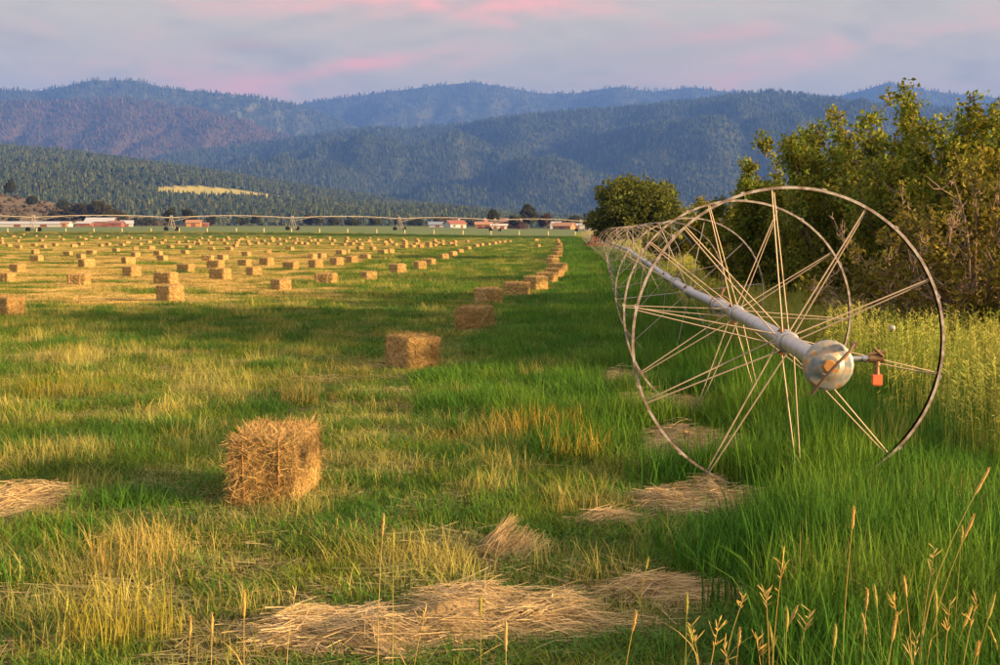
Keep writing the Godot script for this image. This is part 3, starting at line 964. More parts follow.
# ---------------------------------------------------------------- far side of the field
func far_things() -> void:
	clusters = [leaf_cluster(12, 0.5, 0.5), leaf_cluster(12, 0.5, 0.5), leaf_cluster(11, 0.55, 0.5)]
	var dark := Color(0.035, 0.05, 0.014)
	var g := func(px: float, d: float) -> Vector3:
		var x := (px - 500.0) / F * d
		return Vector3(x, ground(x, d), -d)
	# fence posts along the edge of the hay field
	var post := Bag.new()
	post.tube([Vector3(0, -0.2, 0), Vector3(0, 1.05, 0)], [0.11, 0.1], 8, Color.WHITE)
	post.tube([Vector3(0, 1.05, 0), Vector3(0, 1.1, 0)], [0.1, 0.06], 8, Color.WHITE)
	var pm := post.mesh()
	var pmat := mat(lin(0.62, 0.52, 0.30), 0.8)
	for px in [9, 38, 67, 95, 123, 152, 180, 208, 237, 264.5, 292, 320, 348, 377, 405, 434, 463, 491, 519, 548, 575]:
		var p := part("fence_post", pm, pmat, self, g.call(px, 326.0 - smooth(200, 0, px) * 8.0))
		tag(p, "pale wooden fence post in the line beyond the hay field", "fence post", "fence posts beyond the hay field")
	pivot(g)
	buildings(g)
	# trees of the valley
	for a in [[171, 690.0, 9.5, 5.5, "dark narrow tree left of the orange roofed barn"], [190, 690.0, 9.0, 7.5, "dark spreading tree just behind the orange roofed barn"], [493, 640.0, 9.5, 5.0, "dark pointed tree beside the long orange roofed house"], [528, 640.0, 12.0, 9.0, "largest rounded tree of the distant farmstead"], [514, 655.0, 7.0, 5.0, "small pale tree between the pointed and the largest farmstead trees"], [545, 650.0, 7.5, 5.5, "reddish brown tree right of the largest farmstead tree"], [575, 700.0, 6.0, 9.0, "low wide tree at the right end of the farmstead"]]:
		tree(g.call(a[0], a[1]), a[2], a[3], int(a[0]), a[4], "trees of the valley floor", Color(0.075, 0.04, 0.025) if a[4].begins_with("reddish") else dark, 1.0, 1.0)
	for a in [[12, 186, 4, "dark tree on the crest of the brown hill"], [34, 196, 3, "small dark tree lower on the brown hill"], [64, 200, 3, "dark round tree on the right shoulder of the brown hill"]]:
		var p := at(a[0], a[1] + 11.0, 965.0)
		tree(p, 12.0 if a[2] == 4 else 8.0, 7.0, a[0], a[3], "trees on the brown hill", dark, 1.2)
	for a in [[72, 205], [84, 203], [93, 201], [100, 199], [107, 202], [118, 209], [58, 211]]:
		var top := at(a[0], a[1], 800.0)
		var y := ground(top.x, 800.0)
		tree(Vector3(top.x, y, top.z), top.y - y, 11.0, a[0] * 7, "olive tree in the grove behind the white roofed barns", "trees in the grove behind the barns", Color(0.06, 0.055, 0.018), 1.3)
	rng.seed = 77
	for px in [215, 240, 258, 310, 322, 335, 352, 372, 400, 418, 436, 448, 470, 560, 590, 20, 45, 140, 150]:
		tree(g.call(px + rr(-4, 4), rr(820, 880)), rr(4.0, 6.5), rr(6.0, 10.0), int(px * 3), "low bushy tree in the hazy line along the valley floor", "low trees along the valley floor", Color(0.05, 0.065, 0.022), 1.2, 0.7)
		rng.seed = int(px * 5)

func pivot(g: Callable) -> void:
	var zinc := mat(lin(0.36, 0.33, 0.30), 0.5, 0.3)
	var tyre := mat(lin(0.012, 0.012, 0.013), 0.9)
	var p0 := Vector3(-119.6, 0, -360.0)
	var step := Vector3(29.5, 0, -25.0)
	var t := thing("pivot_irrigator", Vector3.ZERO, "long centre pivot irrigator with arched pipe spans on wheeled towers beyond the field", "irrigator")
	var tops := []
	var dir := step.normalized()
	for i in range(-1, 7):
		var p := p0 + step * i
		p.y = ground(p.x, -p.z)
		tops.append(p + Vector3.UP * 3.7)
		var b := Bag.new()
		var across := dir.cross(Vector3.UP).normalized()
		for s in [-1.0, 1.0]:
			b.tube([p + across * s * 0.0 + dir * 0.3 * s + Vector3.UP * 3.75, p + dir * s * 0.4 + across * 1.6 + Vector3.UP * 0.7], [0.09, 0.09], 6, Color.WHITE)
			b.tube([p + dir * 0.3 * s + Vector3.UP * 3.75, p + dir * s * 0.4 - across * 1.6 + Vector3.UP * 0.7], [0.09, 0.09], 6, Color.WHITE)
		b.tube([p + across * 1.9 + Vector3.UP * 0.65, p - across * 1.9 + Vector3.UP * 0.65], [0.1, 0.1], 6, Color.WHITE)
		b.box(p + Vector3(-0.35, 3.6, -0.35), p + Vector3(0.35, 4.3, 0.35), Color.WHITE)
		var tw := part("tower", b.mesh(), zinc, t)
		for s in [-1.0, 1.0]:
			var w := Bag.new()
			var c: Vector3 = p + Vector3(s * 1.45, 0.6, 0.0)
			w.tube([c + Vector3(0, 0, -0.2), c + Vector3(0, 0, -0.16), c + Vector3(0, 0, 0.16), c + Vector3(0, 0, 0.2)], [0.52, 0.64, 0.64, 0.52], 16, Color.WHITE)
			part("wheel", w.mesh(), tyre, tw)
	for i in tops.size() - 1:
		var a: Vector3 = tops[i]
		var e: Vector3 = tops[i + 1]
		var pts := []
		var rad := []
		for k in 13:
			var u := k / 12.0
			pts.append(a.lerp(e, u) + Vector3.UP * 4.0 * u * (1.0 - u) * 0.6)
			rad.append(0.075)
		var b := Bag.new()
		b.tube(pts, rad, 6, Color.WHITE, false)
		var pipe := part("span_pipe", b.mesh(), zinc, t)
		var tr := Bag.new()
		for k in range(1, 12, 2):
			var low: Vector3 = a.lerp(e, k / 12.0) + Vector3.UP * (-0.5 + 2.4 * (k / 12.0) * (1.0 - k / 12.0))
			tr.tube([pts[k - 1], low, pts[k + 1]], [0.025, 0.025, 0.025], 4, Color.WHITE, false)
			tr.tube([low, low + Vector3.UP * -0.7], [0.02, 0.02], 4, Color.WHITE, false)
		tr.tube([a + Vector3.UP * -1.0, a.lerp(e, 0.18) + Vector3.UP * 0.2], [0.04, 0.03], 4, Color.WHITE, false)
		part("truss", tr.mesh(), zinc, pipe)

func building(where: Vector3, w: float, dp: float, wall_h: float, roof_h: float, wall: Color, roof: Color, turn: float, label: String, category: String, opens: Array, chimney := false, called := "farm_building") -> void:
	var t := thing(called, where, label, category, "buildings of the valley floor", turn)
	wall_h *= 0.72
	roof_h *= 0.66
	var wm := mat(wall, 0.85)
	var rm := mat(roof, 0.6)
	var b := Bag.new()
	b.box(Vector3(-w / 2, -0.5, -dp / 2), Vector3(w / 2, wall_h, dp / 2), Color.WHITE)
	for s in [-1.0, 1.0]:
		b.tri(Vector3(s * w / 2, wall_h, -dp / 2), Vector3(s * w / 2, wall_h, dp / 2), Vector3(s * w / 2, wall_h + roof_h - 0.1, 0), Color.WHITE)
	part("wall", b.mesh(), wm, t)
	var r := Bag.new()
	var e := 0.5
	for s in [-1.0, 1.0]:
		var lo := Vector3(0, wall_h - e * roof_h / (dp / 2), s * (dp / 2 + e))
		var hi := Vector3(0, wall_h + roof_h, 0)
		var x := Vector3(w / 2 + e, 0, 0)
		var th := Vector3(0, 0.18, 0)
		r.quad(lo - x, lo + x, hi + x, hi - x, Color.WHITE)
		r.quad(lo - x + th, lo + x + th, hi + x + th, hi - x + th, Color.WHITE)
		r.quad(lo - x, lo + x, lo + x + th, lo - x + th, Color.WHITE)
		for k in [-1.0, 1.0]:
			r.quad(lo + x * k, lo + x * k + th, hi + x * k + th, hi + x * k, Color.WHITE)
	var ro := part("roof", r.mesh(), rm, t)
	if chimney:
		var c := Bag.new()
		c.box(Vector3(w * 0.18, wall_h + roof_h * 0.5, -0.4), Vector3(w * 0.18 + 0.9, wall_h + roof_h + 0.9, 0.4), Color.WHITE)
		part("chimney", c.mesh(), mat(lin(0.4, 0.2, 0.14), 0.9), ro)
	for o in opens:      # [x, y, width, height, door?]
		var q := Bag.new()
		q.box(Vector3(o[0] - o[2] / 2, o[1] * 0.7, dp / 2 - 0.1), Vector3(o[0] + o[2] / 2, minf(o[1] * 0.7 + o[3] * 0.7, wall_h - 0.1), dp / 2 + 0.06), Color.WHITE)
		part("door" if o[4] else "window", q.mesh(), mat(lin(0.08, 0.09, 0.11), 0.3) if not o[4] else mat(lin(0.2, 0.08, 0.06), 0.7), t)

func buildings(g: Callable) -> void:
	var white := lin(0.42, 0.44, 0.48)
	var pale := lin(0.55, 0.52, 0.5)
	var red := lin(0.24, 0.11, 0.09)
	var orange := lin(0.32, 0.19, 0.12)
	building(g.call(26, 650.0), 42.0, 9.0, 2.0, 1.6, lin(0.45, 0.45, 0.5), white, 0.03, "very long low white roofed shed at the foot of the brown hill", "shed", [[-15.0, 0.0, 3.0, 1.8, true], [-2.0, 0.0, 3.0, 1.8, true], [10.0, 0.0, 3.0, 1.8, true]])
	building(g.call(66, 640.0), 2.4, 4.0, 2.3, 0.8, orange, orange, 0.1, "small orange hut at the end of the long white shed", "hut", [[0.0, 0.0, 1.0, 1.8, true]])
	building(g.call(102, 680.0), 13.0, 10.0, 3.6, 2.6, red, white, 0.08, "red walled barn with a bright white roof, tallest of the barns", "barn", [[-3.0, 0.0, 2.5, 2.6, true], [3.0, 0.0, 2.5, 2.6, true]])
	building(g.call(86, 665.0), 6.5, 6.0, 2.4, 1.2, red, white, 0.0, "small red shed with a pale roof left of the tallest barn", "shed", [[0.0, 0.0, 2.0, 2.0, true]])
	building(g.call(117, 660.0), 6.5, 6.0, 2.5, 1.4, lin(0.24, 0.10, 0.09), lin(0.24, 0.12, 0.1), 0.0, "dark red shed with a red roof between the barns", "shed", [[0.0, 0.0, 2.0, 2.0, true]])
	building(g.call(128, 670.0), 5.5, 6.0, 2.3, 2.0, white, white, 0.2, "white gabled shed at the right end of the barns", "shed", [[0.0, 0.0, 2.0, 2.0, true]])
	building(g.call(195, 660.0), 6.5, 6.0, 3.0, 1.6, lin(0.38, 0.22, 0.10), lin(0.36, 0.2, 0.11), 0.1, "ochre barn beside two dark trees in the valley", "barn", [[0.0, 0.0, 2.0, 2.4, true]])
	building(g.call(205, 665.0), 4.0, 4.0, 1.8, 1.0, red, red, 0.1, "tiny red shed right of the ochre barn", "shed", [[0.0, 0.0, 1.4, 1.6, true]])
	building(g.call(455, 640.0), 8.0, 7.0, 2.8, 2.2, white, lin(0.28, 0.11, 0.08), 0.5, "white house with a red roof, alone left of the farmstead", "house", [[-2.0, 0.8, 1.3, 1.3, false], [1.8, 0.0, 1.2, 2.1, true]], true, "farm_house")
	building(g.call(438, 670.0), 8.0, 6.0, 2.0, 1.8, lin(0.3, 0.35, 0.45), lin(0.2, 0.25, 0.33), 0.0, "blue grey shed behind the white red roofed house", "shed", [[0.0, 0.0, 2.0, 1.8, true]])
	building(g.call(484, 630.0), 7.5, 7.0, 2.7, 1.7, orange, lin(0.38, 0.2, 0.12), 0.0, "orange shed with two pale doors in the farmstead", "shed", [[-1.8, 0.0, 2.0, 2.2, true], [1.6, 0.0, 2.0, 2.2, true]])
	building(g.call(505, 660.0), 19.0, 9.0, 4.6, 2.4, lin(0.35, 0.17, 0.1), lin(0.34, 0.17, 0.10), 0.05, "long two storey house with an orange roof in the farmstead", "house", [[-6.0, 0.8, 1.4, 1.4, false], [-2.0, 0.8, 1.4, 1.4, false], [2.0, 0.8, 1.4, 1.4, false], [6.0, 0.0, 1.4, 2.2, true]], true, "farm_house")
	building(g.call(499, 622.0), 7.0, 6.0, 2.2, 1.0, pale, pale, 0.0, "pale low shed in front of the long two storey house", "shed", [[-1.5, 0.0, 1.6, 1.8, true], [1.5, 0.0, 1.6, 1.8, true]])
	building(g.call(555, 680.0), 5.0, 5.0, 4.0, 1.0, white, white, 0.0, "tall narrow white shed behind the orange gabled barn", "shed", [[0.0, 1.0, 1.4, 1.4, false]])
	building(g.call(564, 640.0), 8.5, 7.0, 2.3, 2.2, orange, lin(0.36, 0.19, 0.11), -0.4, "orange gabled barn at the right end of the farmstead", "barn", [[0.0, 0.0, 2.0, 2.0, true]])
	building(g.call(577, 690.0), 7.0, 6.0, 2.6, 1.2, lin(0.45, 0.47, 0.55), white, 0.0, "pale blue shed with a white roof beyond the orange gabled barn", "shed", [[0.0, 0.0, 2.0, 2.0, true]])

# ---------------------------------------------------------------- hills
func conifer() -> ArrayMesh:
	var bag := Bag.new()
	for tier in 3:
		var y0 := 0.08 + tier * 0.28
		var y1 := minf(1.0, y0 + 0.46)
		var r := 0.21 - tier * 0.055
		var off := rr(0, TAU)
		for k in 6:
			var a := off + TAU * k / 6.0
			var b := off + TAU * (k + 1) / 6.0
			var ra := r * (1.0 if k % 2 else 0.7)
			var rb := r * (1.0 if (k + 1) % 2 else 0.7)
			bag.tri(Vector3(cos(a) * ra, y0 + rr(-0.03, 0.0), sin(a) * ra), Vector3(cos(b) * rb, y0, sin(b) * rb), Vector3(0, y1, 0), shade(Color(1, 1, 1), rr(0.8, 1.2)))
	return bag.mesh()

func round_top() -> ArrayMesh:
	var bag := Bag.new()
	for k in 26:
		var c := Vector3(rr(-1, 1), rr(-1, 1), rr(-1, 1)).normalized() * Vector3(0.3, 0.38, 0.3) + Vector3(0, 0.5, 0)
		var o := (c - Vector3(0, 0.5, 0)).normalized()
		var s := o.cross(Vector3(rr(-1, 1), 1, rr(-1, 1))).normalized() * 0.2
		var u := o.cross(s).normalized() * 0.2
		bag.quad(c - s - u, c + s - u * 0.6, c + s * 0.8 + u + o * 0.05, c - s + u, shade(Color(1, 1, 1), rr(0.75, 1.25)))
	return bag.mesh()

func hill(called: String, ridge: Array, px0: float, px1: float, zf: float, zr: float, rough: float, ground_color: Color, soil: Color, n_trees: int, tree_h: float, tones: Array, round_share: float, label: String, bare: Callable, seed_: int, fine := 1.0, swell := 0.92) -> void:
	rng.seed = seed_
	var high := func(px: float, d: float) -> float:
		var s := (d - zf) / (zr - zf)
		var top := CAM_H + (HOR - along(ridge, px)) / F * zr - tree_h * 0.5
		var x := (px - 500.0) / F * d
		var prof := pow(clampf(s, 0.0, 1.0), swell) if s < 1.0 else 1.0 - (s - 1.0) * 2.2
		var env := clampf(4.0 * s * (1.0 - s), 0.0, 1.0)
		var gully := absf(nb.get_noise_2d(x * 0.012 * fine + seed_ * 13.0, d * 0.0035 * fine)) - 0.22
		var bump := na.get_noise_2d(x * 0.012 * fine + seed_ * 7.0, d * 0.010 * fine)
		return top * prof + env * rough * (gully * 1.5 + bump * 0.8) - 2.0 * (1.0 - clampf(s * 8.0, 0.0, 1.0))
	var nu := int((px1 - px0) / 4.0)
	var nv := 64
	var v := PackedVector3Array()
	var c := PackedColorArray()
	var idx := PackedInt32Array()
	for j in nv + 1:
		var d := lerpf(zf, zr + (zr - zf) * 0.3, float(j) / nv)
		for i in nu + 1:
			var px := lerpf(px0, px1, float(i) / nu)
			v.append(Vector3((px - 500.0) / F * d, high.call(px, d), -d))
			var b: float = bare.call(px, (d - zf) / (zr - zf))
			var k := nb.get_noise_2d(px * 1.3, d * 0.01)
			c.append(ground_color.lerp(soil, clampf(b + k * 0.4, 0.0, 1.0)))
	for j in nv:
		for i in nu:
			var a := j * (nu + 1) + i
			idx.append_array([a, a + nu + 1, a + 1, a + 1, a + nu + 1, a + nu + 2])
	var arr := []
	arr.resize(Mesh.ARRAY_MAX)
	arr[Mesh.ARRAY_VERTEX] = v
	arr[Mesh.ARRAY_COLOR] = c
	arr[Mesh.ARRAY_INDEX] = idx
	var st := SurfaceTool.new()
	st.create_from_arrays(arr)
	st.generate_normals()
	var o := part(called, st.commit(), tinted(1.0), self)
	tag(o, label, "hill", "", "structure")
	if n_trees == 0: return
	var cp := [Copies.new(), Copies.new(), Copies.new()]
	for i in n_trees:
		var px := rr(px0, px1)
		var s := pow(rng.randf(), 0.85) * 1.02
		var d := lerpf(zf, zr, s)
		if rng.randf() < bare.call(px, s): continue
		var k := nb.get_noise_2d(px * 1.8 + seed_, d * 0.016)
		if rng.randf() < 0.35 * smooth(0.05, 0.45, k): continue
		var sc := tree_h * rr(0.6, 1.25)
		var rt := rng.randf() < round_share
		var tone: Color = tones[rng.randi() % tones.size()]
		var wd := sc * rr(0.8, 1.25) * (1.15 if not rt else 0.85)
		cp[2 if rt else rng.randi() % 2].add(Transform3D(Basis(Vector3.UP, rr(0, TAU)).scaled(Vector3(wd, sc * (0.7 if rt else 1.0), wd)), Vector3((px - 500.0) / F * d, high.call(px, d) - 0.5, -d)), shade(tone, rr(0.8, 1.22) * (1.0 + 0.6 * nb.get_noise_2d(px * 4.0 + seed_, d * 0.05))))
	var wood := Node3D.new()
	wood.name = called + "_forest"
	add_child(wood)
	tag(wood, "forest of small trees covering the " + label, "forest", "", "stuff")
	for i in 3:
		if cp[i].count: mass("forest_trees", wood_meshes[i], wood_mat, cp[i], wood)

var wood_meshes := []
var wood_mat: StandardMaterial3D

func hills() -> void:
	wood_meshes = [conifer(), conifer(), round_top()]
	wood_mat = tinted(1.0)
	var fir := [Color(0.032, 0.052, 0.022), Color(0.04, 0.062, 0.024), Color(0.028, 0.046, 0.024), Color(0.055, 0.068, 0.025)]
	var warm := [Color(0.05, 0.058, 0.024), Color(0.08, 0.058, 0.032), Color(0.10, 0.06, 0.04), Color(0.06, 0.06, 0.024)]
	var mixed := [Color(0.04, 0.062, 0.022), Color(0.055, 0.075, 0.025), Color(0.075, 0.085, 0.028), Color(0.032, 0.052, 0.02)]
	var none := func(_px: float, _s: float) -> float: return 0.0
	# far range on the right, far range on the left, brown flank, broad middle mountain, foothill, brown hill
	hill("far_mountain", [[230, 125], [270, 112], [300, 104], [330, 99], [380, 93], [430, 86], [470, 82], [500, 86], [540, 93], [575, 93], [600, 89], [620, 87], [650, 91], [690, 87], [720, 91], [760, 93], [800, 97], [830, 97], [860, 90], [885, 82], [905, 87], [950, 94], [1000, 98], [1250, 104]], 230, 1250, 7600.0, 10000.0, 120.0, Color(0.05, 0.06, 0.03), Color(0.16, 0.15, 0.07), 26000, 24.0, fir, 0.0, "farthest blue mountain range under the clouds", none, 201, 2.2)
	var meadow := func(px: float, s: float) -> float: return 0.85 * smooth(0.15, 0.4, nb.get_noise_2d(px * 2.2, s * 90.0)) * smooth(0.55, 0.75, s) * smooth(60, 110, px) * smooth(330, 260, px)
	hill("left_mountain", [[-250, 98], [0, 89], [40, 91], [75, 85], [95, 80], [140, 80], [165, 87], [200, 91], [240, 94], [270, 99], [300, 105], [330, 116], [400, 140], [470, 165]], -250, 470, 6400.0, 8200.0, 100.0, Color(0.05, 0.06, 0.028), Color(0.16, 0.17, 0.07), 22000, 22.0, fir, 0.0, "dark wooded mountain with pale meadows near its top", meadow, 202, 2.2)
	hill("brown_flank", [[-250, 104], [0, 101], [50, 101], [125, 98], [200, 108], [250, 121], [280, 132], [340, 148], [400, 165]], -250, 400, 5400.0, 6900.0, 110.0, Color(0.075, 0.055, 0.035), Color(0.16, 0.10, 0.06), 20000, 21.0, warm, 0.0, "reddish brown wooded flank below the dark wooded mountain", none, 203, 2.4)
	hill("middle_mountain", [[60, 185], [120, 168], [180, 153], [230, 147], [300, 137], [370, 129], [430, 127], [470, 123], [500, 118], [560, 112], [625, 107], [700, 100], [740, 93], [775, 91], [810, 96], [870, 104], [950, 108], [1250, 100]], 60, 1250, 3600.0, 6000.0, 115.0, Color(0.045, 0.058, 0.028), Color(0.13, 0.12, 0.06), 64000, 18.0, fir, 0.0, "broad blue green wooded mountain in the middle", none, 204, 2.0)
	var field := func(px: float, s: float) -> float:
		var u := (px - 232.0) / 72.0
		var mid := 0.52 + 0.068 * u
		return 1.0 if absf(u) < 1.0 and absf(s - mid) < 0.088 * (1.0 - u * u * 0.45) else 0.0
	hill("foothill", [[-250, 138], [0, 145], [60, 149], [120, 157], [200, 168], [260, 178], [330, 189], [400, 200], [480, 209], [560, 215], [700, 220], [1000, 222], [1250, 222]], -250, 1250, 1500.0, 3100.0, 14.0, Color(0.05, 0.065, 0.025), Color(0.42, 0.36, 0.085), 62000, 11.0, mixed, 0.35, "dark green wooded foothill with one yellow clearing", field, 205, 2.0, 1.0)
	var scrub := func(px: float, s: float) -> float: return 0.8
	hill("brown_hill", [[-250, 178], [-100, 188], [0, 193], [30, 196], [60, 201], [100, 207], [135, 214], [170, 221], [200, 228], [260, 236]], -250, 260, 830.0, 1050.0, 3.0, Color(0.09, 0.075, 0.035), Color(0.15, 0.11, 0.058), 5000, 4.0, [Color(0.07, 0.06, 0.028), Color(0.10, 0.075, 0.035)], 1.0, "brown sagebrush hill with a few dark trees", scrub, 206, 6.0)

func ground_sheet() -> void:
	var v := PackedVector3Array()
	var c := PackedColorArray()
	var idx := PackedInt32Array()
	var angles := []
	for i in 241: angles.append(deg_to_rad(-36.0 + 72.0 * i / 240.0))
	for i in range(1, 48): angles.append(deg_to_rad(36.0 + 288.0 * i / 48.0))
	var rings := [0.0]
	var r := 0.8
	while r < 9500.0:
		rings.append(r)
		r *= 1.037
	var na_ := angles.size()
	for q in rings:
		for a in angles:
			var far: float = q
			if absf(a) > 0.65: far = minf(q, 1600.0 + q * 0.01)
			var x: float = sin(a) * far
			var d: float = cos(a) * far
			v.append(Vector3(x, ground(x, d), -d))
			var gold := gold_share(x, d)
			var lush := lush_share(x, d)
			var k := nb.get_noise_2d(x * 14.0, d * 14.0)
			var col := Color(0.11, 0.13, 0.03).lerp(Color(0.17, 0.14, 0.05), clampf(0.5 + k, 0, 1))
			col = col.lerp(Color(0.05, 0.065, 0.015), lush)
			col = col.lerp(Color(0.44, 0.31, 0.10), gold)
			c.append(col)
	for j in rings.size() - 1:
		for i in na_:
			var i2 := (i + 1) % na_
			var a := j * na_ + i
			var b := j * na_ + i2
			idx.append_array([a, a + na_, b, b, a + na_, b + na_])
	var arr := []
	arr.resize(Mesh.ARRAY_MAX)
	arr[Mesh.ARRAY_VERTEX] = v
	arr[Mesh.ARRAY_COLOR] = c
	arr[Mesh.ARRAY_INDEX] = idx
	var st := SurfaceTool.new()
	st.create_from_arrays(arr)
	st.generate_normals()
	var m := tinted(1.0)
	m.albedo_texture = noise_tex(0.03, Color(0.55, 0.55, 0.55), Color(1, 1, 1), 512, 5, 31)
	m.uv1_triplanar = true
	m.uv1_world_triplanar = true
	m.uv1_scale = Vector3(0.7, 0.7, 0.7)
	var o := part("ground", st.commit(), m, self)
	tag(o, "flat hay field of mown stubble, grass and farmland reaching to the hills", "ground", "", "structure")

func crop_field() -> void:
	# the neighbour's green crop beyond the fence
	var b := Bag.new()
	for i in 40:
		for j in 24:
			var q := []
			for e in [[0, 0], [1, 0], [1, 1], [0, 1]]:
				var x: float = -420.0 + (i + e[0]) * 18.0
				var d: float = 306.0 + (j + e[1]) * 17.0
				q.append(Vector3(x, ground(x, d) + 0.12, -d))
			b.quad(q[0], q[1], q[2], q[3], shade(Color(0.12, 0.165, 0.055), rr(0.93, 1.07)))
	var o := part("crop_field", b.mesh(), tinted(0.9), self)
	tag(o, "smooth green crop field beyond the fence posts", "field", "", "structure")

func dandelion() -> void:
	var p := at(893, 328, 11.5)
	var y := ground(p.x, 11.5)
	var t := thing("dandelion_clock", Vector3(p.x, y, p.z), "single white dandelion seed ball in the grass right of the wheel", "dandelion")
	var h := p.y - y
	var s := Bag.new()
	s.tube([Vector3.ZERO, Vector3(0.01, h * 0.5, 0), Vector3(0, h, 0)], [0.003, 0.003, 0.0025], 5, Color(0.14, 0.17, 0.05))
	part("stem", s.mesh(), soft, t)
	var b := Bag.new()
	for k in 240:
		var o := Vector3(rr(-1, 1), rr(-1, 1), rr(-1, 1)).normalized()
		var e := Vector3(0, h, 0) + o * rr(0.022, 0.027)
		var u := o.cross(Vector3(rr(-1, 1), rr(-1, 1), rr(-1, 1))).normalized()
		b.tri(Vector3(0, h, 0) + u * 0.0004, Vector3(0, h, 0) - u * 0.0004, e, Color(0.5, 0.48, 0.45))
		b.quad(e - u * 0.006, e + o.cross(u) * 0.006, e + u * 0.006, e - o.cross(u) * 0.006, Color(0.52, 0.5, 0.47))
	part("seed_ball", b.mesh(), soft, t)

func stalks() -> void:
	rng.seed = 909
	for a in [[382, 519, 4.9, 0.02, 0.095, "spike"], [392, 535, 4.9, 0.0, 0.07, "green"], [185, 621, 4.2, 0.02, 0.085, "spike"], [207, 619, 4.2, 0.0, 0.08, "spike"], [240, 598, 4.5, 0.01, 0.085, "spike"], [292, 592, 4.8, 0.03, 0.1, "open"], [424, 612, 4.3, 0.05, 0.1, "open"],
		[858, 512, 4.6, 0.03, 0.1, "spike"], [991, 474, 4.6, 0.22, 0.1, "spike"], [978, 520, 4.5, 0.12, 0.09, "spike"], [787, 560, 4.4, 0.03, 0.12, "open"], [770, 590, 4.3, -0.02, 0.1, "open"], [911, 581, 4.4, -0.03, 0.09, "spike"], [873, 594, 4.4, 0.0, 0.08, "spike"], [690, 598, 4.6, 0.0, 0.08, "green"], [638, 616, 4.2, 0.04, 0.09, "spike"], [506, 628, 4.1, 0.0, 0.09, "spike"], [903, 620, 4.0, 0.04, 0.1, "spike"], [941, 548, 4.6, 0.03, 0.12, "open"], [968, 530, 4.8, 0.0, 0.08, "green"], [958, 600, 4.3, 0.03, 0.12, "open"], [728, 645, 4.1, -0.05, 0.12, "open"], [985, 600, 4.4, 0.06, 0.11, "open"], [925, 640, 4.2, 0.02, 0.11, "open"], [760, 632, 4.2, -0.04, 0.1, "open"], [650, 560, 5.6, 0.03, 0.06, "green"], [480, 600, 4.7, 0.0, 0.07, "green"], [60, 600, 4.6, 0.02, 0.07, "green"]]:
		stalk(a[0], a[1], a[2], a[3], a[4] * rr(0.75, 1.1), a[5])
	for k in 20:      # more of them crowd the lower right
		stalk(rr(690, 1010), rr(585, 660), rr(4.0, 4.9), rr(-0.07, 0.09), rr(0.05, 0.1), ["green", "open", "spike", "green"][k % 4])

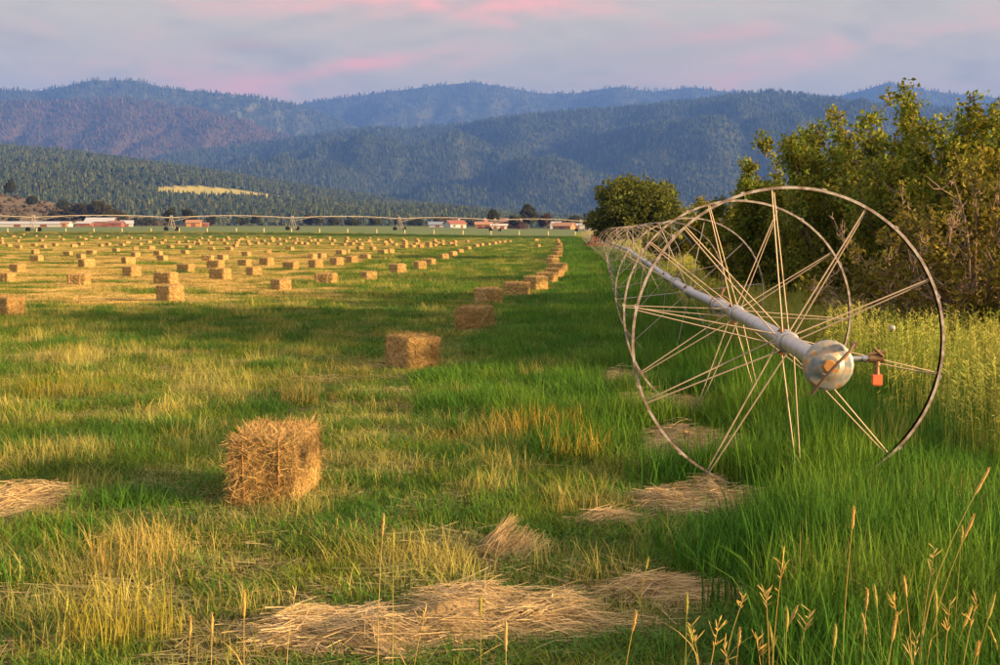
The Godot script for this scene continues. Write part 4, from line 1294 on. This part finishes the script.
func golden_tufts() -> void:
	# knots of taller dried grass standing out of the green
	rng.seed = 515
	var m := tinted(0.75, 0.55)
	for a in [[722, 484, 0.3, 120, "deep green tuft of long grass under the rim of the biggest wheel", Color(0.07, 0.18, 0.015)], [882, 470, 0.28, 110, "deep green tuft where the right of the biggest rim meets the grass", Color(0.07, 0.19, 0.015)], [540, 440, 0.34, 90, "golden upright dry grass knot in the green grass by the bale row", Color(0.52, 0.36, 0.06)], [575, 462, 0.22, 40, "smaller golden dry grass knot beside the hay mats", Color(0.5, 0.36, 0.06)], [298, 405, 0.16, 26, "pale dry weed tuft just behind the standing bale", Color(0.55, 0.38, 0.12)], [70, 398, 0.45, 90, "bright yellow green grass patch in the mown field", Color(0.30, 0.27, 0.035)], [115, 640, 0.2, 40, "yellow green tuft of long grass below the standing bale", Color(0.30, 0.27, 0.04)], [130, 570, 0.2, 40, "straw coloured tuft leaning in the short grass", Color(0.4, 0.3, 0.09)]]:
		var p := spot(a[0], a[1])
		var t := thing("grass_tuft", p, a[4], "grass tuft", "tufts of taller grass")
		t.set_meta("kind", "thing")
		var b := Bag.new()
		for k in a[3] * 5:
			var an := rr(0, TAU)
			var u: float = sqrt(rng.randf()) * a[2]
			var x := cos(an) * u * 1.2
			var z := sin(an) * u
			blade(b, Vector3(x, ground(p.x + x, -p.z - z) - p.y, z), rr(0, TAU), rr(0.12, 0.36), rr(0.0025, 0.005), rr(0.1, 0.6), shade(a[5], rr(0.6, 1.3)))
		part("blades", b.mesh(), m, t).set_meta("kind", "stuff")

func _ready() -> void:
	# camera, sky, sun, exposure
	pitch = atan((332.5 - HOR) / F)
	var cam := Camera3D.new()
	cam.name = "camera"
	add_child(cam)
	cam.position = Vector3(0, CAM_H, 0)
	cam.rotation.x = -pitch
	cam.fov = rad_to_deg(2.0 * atan(332.5 / F))
	cam.near = 0.1
	cam.far = 30000.0
	cam.current = true
	var env := Environment.new()
	env.background_mode = Environment.BG_SKY
	var sky := Sky.new()
	var sm := PanoramaSkyMaterial.new()
	sm.panorama = sky_panorama()
	sky.sky_material = sm
	env.sky = sky
	env.background_energy_multiplier = 0.66
	env.tonemap_mode = Environment.TONE_MAPPER_LINEAR
	env.tonemap_exposure = 4.3
	env.sdfgi_enabled = true
	env.ssao_enabled = true
	env.ssil_enabled = true
	env.fog_enabled = true
	env.fog_density = 0.00011
	env.fog_light_color = Color(0.36, 0.56, 1.0)
	var we := WorldEnvironment.new()
	we.name = "environment"
	we.environment = env
	add_child(we)
	var sun := DirectionalLight3D.new()
	sun.name = "sun"
	sun.light_energy = 1.6
	sun.light_color = Color(1.0, 0.82, 0.57)
	sun.light_angular_distance = 3.5
	sun.shadow_enabled = true
	add_child(sun)
	var el := deg_to_rad(11.7)
	var to_sun := Vector3(0.92 * cos(el), sin(el), 0.39 * cos(el))
	sun.look_at_from_position(to_sun * 50.0, Vector3.ZERO)

	na.seed = 3; na.frequency = 0.05; na.fractal_octaves = 3
	nb.seed = 8; nb.frequency = 0.05; nb.fractal_octaves = 4
	nc.seed = 15; nc.frequency = 0.3; nc.fractal_octaves = 3
	rng.seed = 42
	soft = tinted(0.8, 0.4)
	straw_mat = tinted(0.8, 0.0)
	bark_mat = tinted(0.95)
	leaf_mat = tinted(0.6, 0.8)

	ground_sheet()
	crop_field()
	hills()
	rng.seed = 7
	wheel_line()
	hedge()
	far_things()
	rng.seed = 21
	hay_bales()
	hay_piles()
	rng.seed = 5
	grow_grass()
	golden_tufts()
	stalks()
	dandelion()
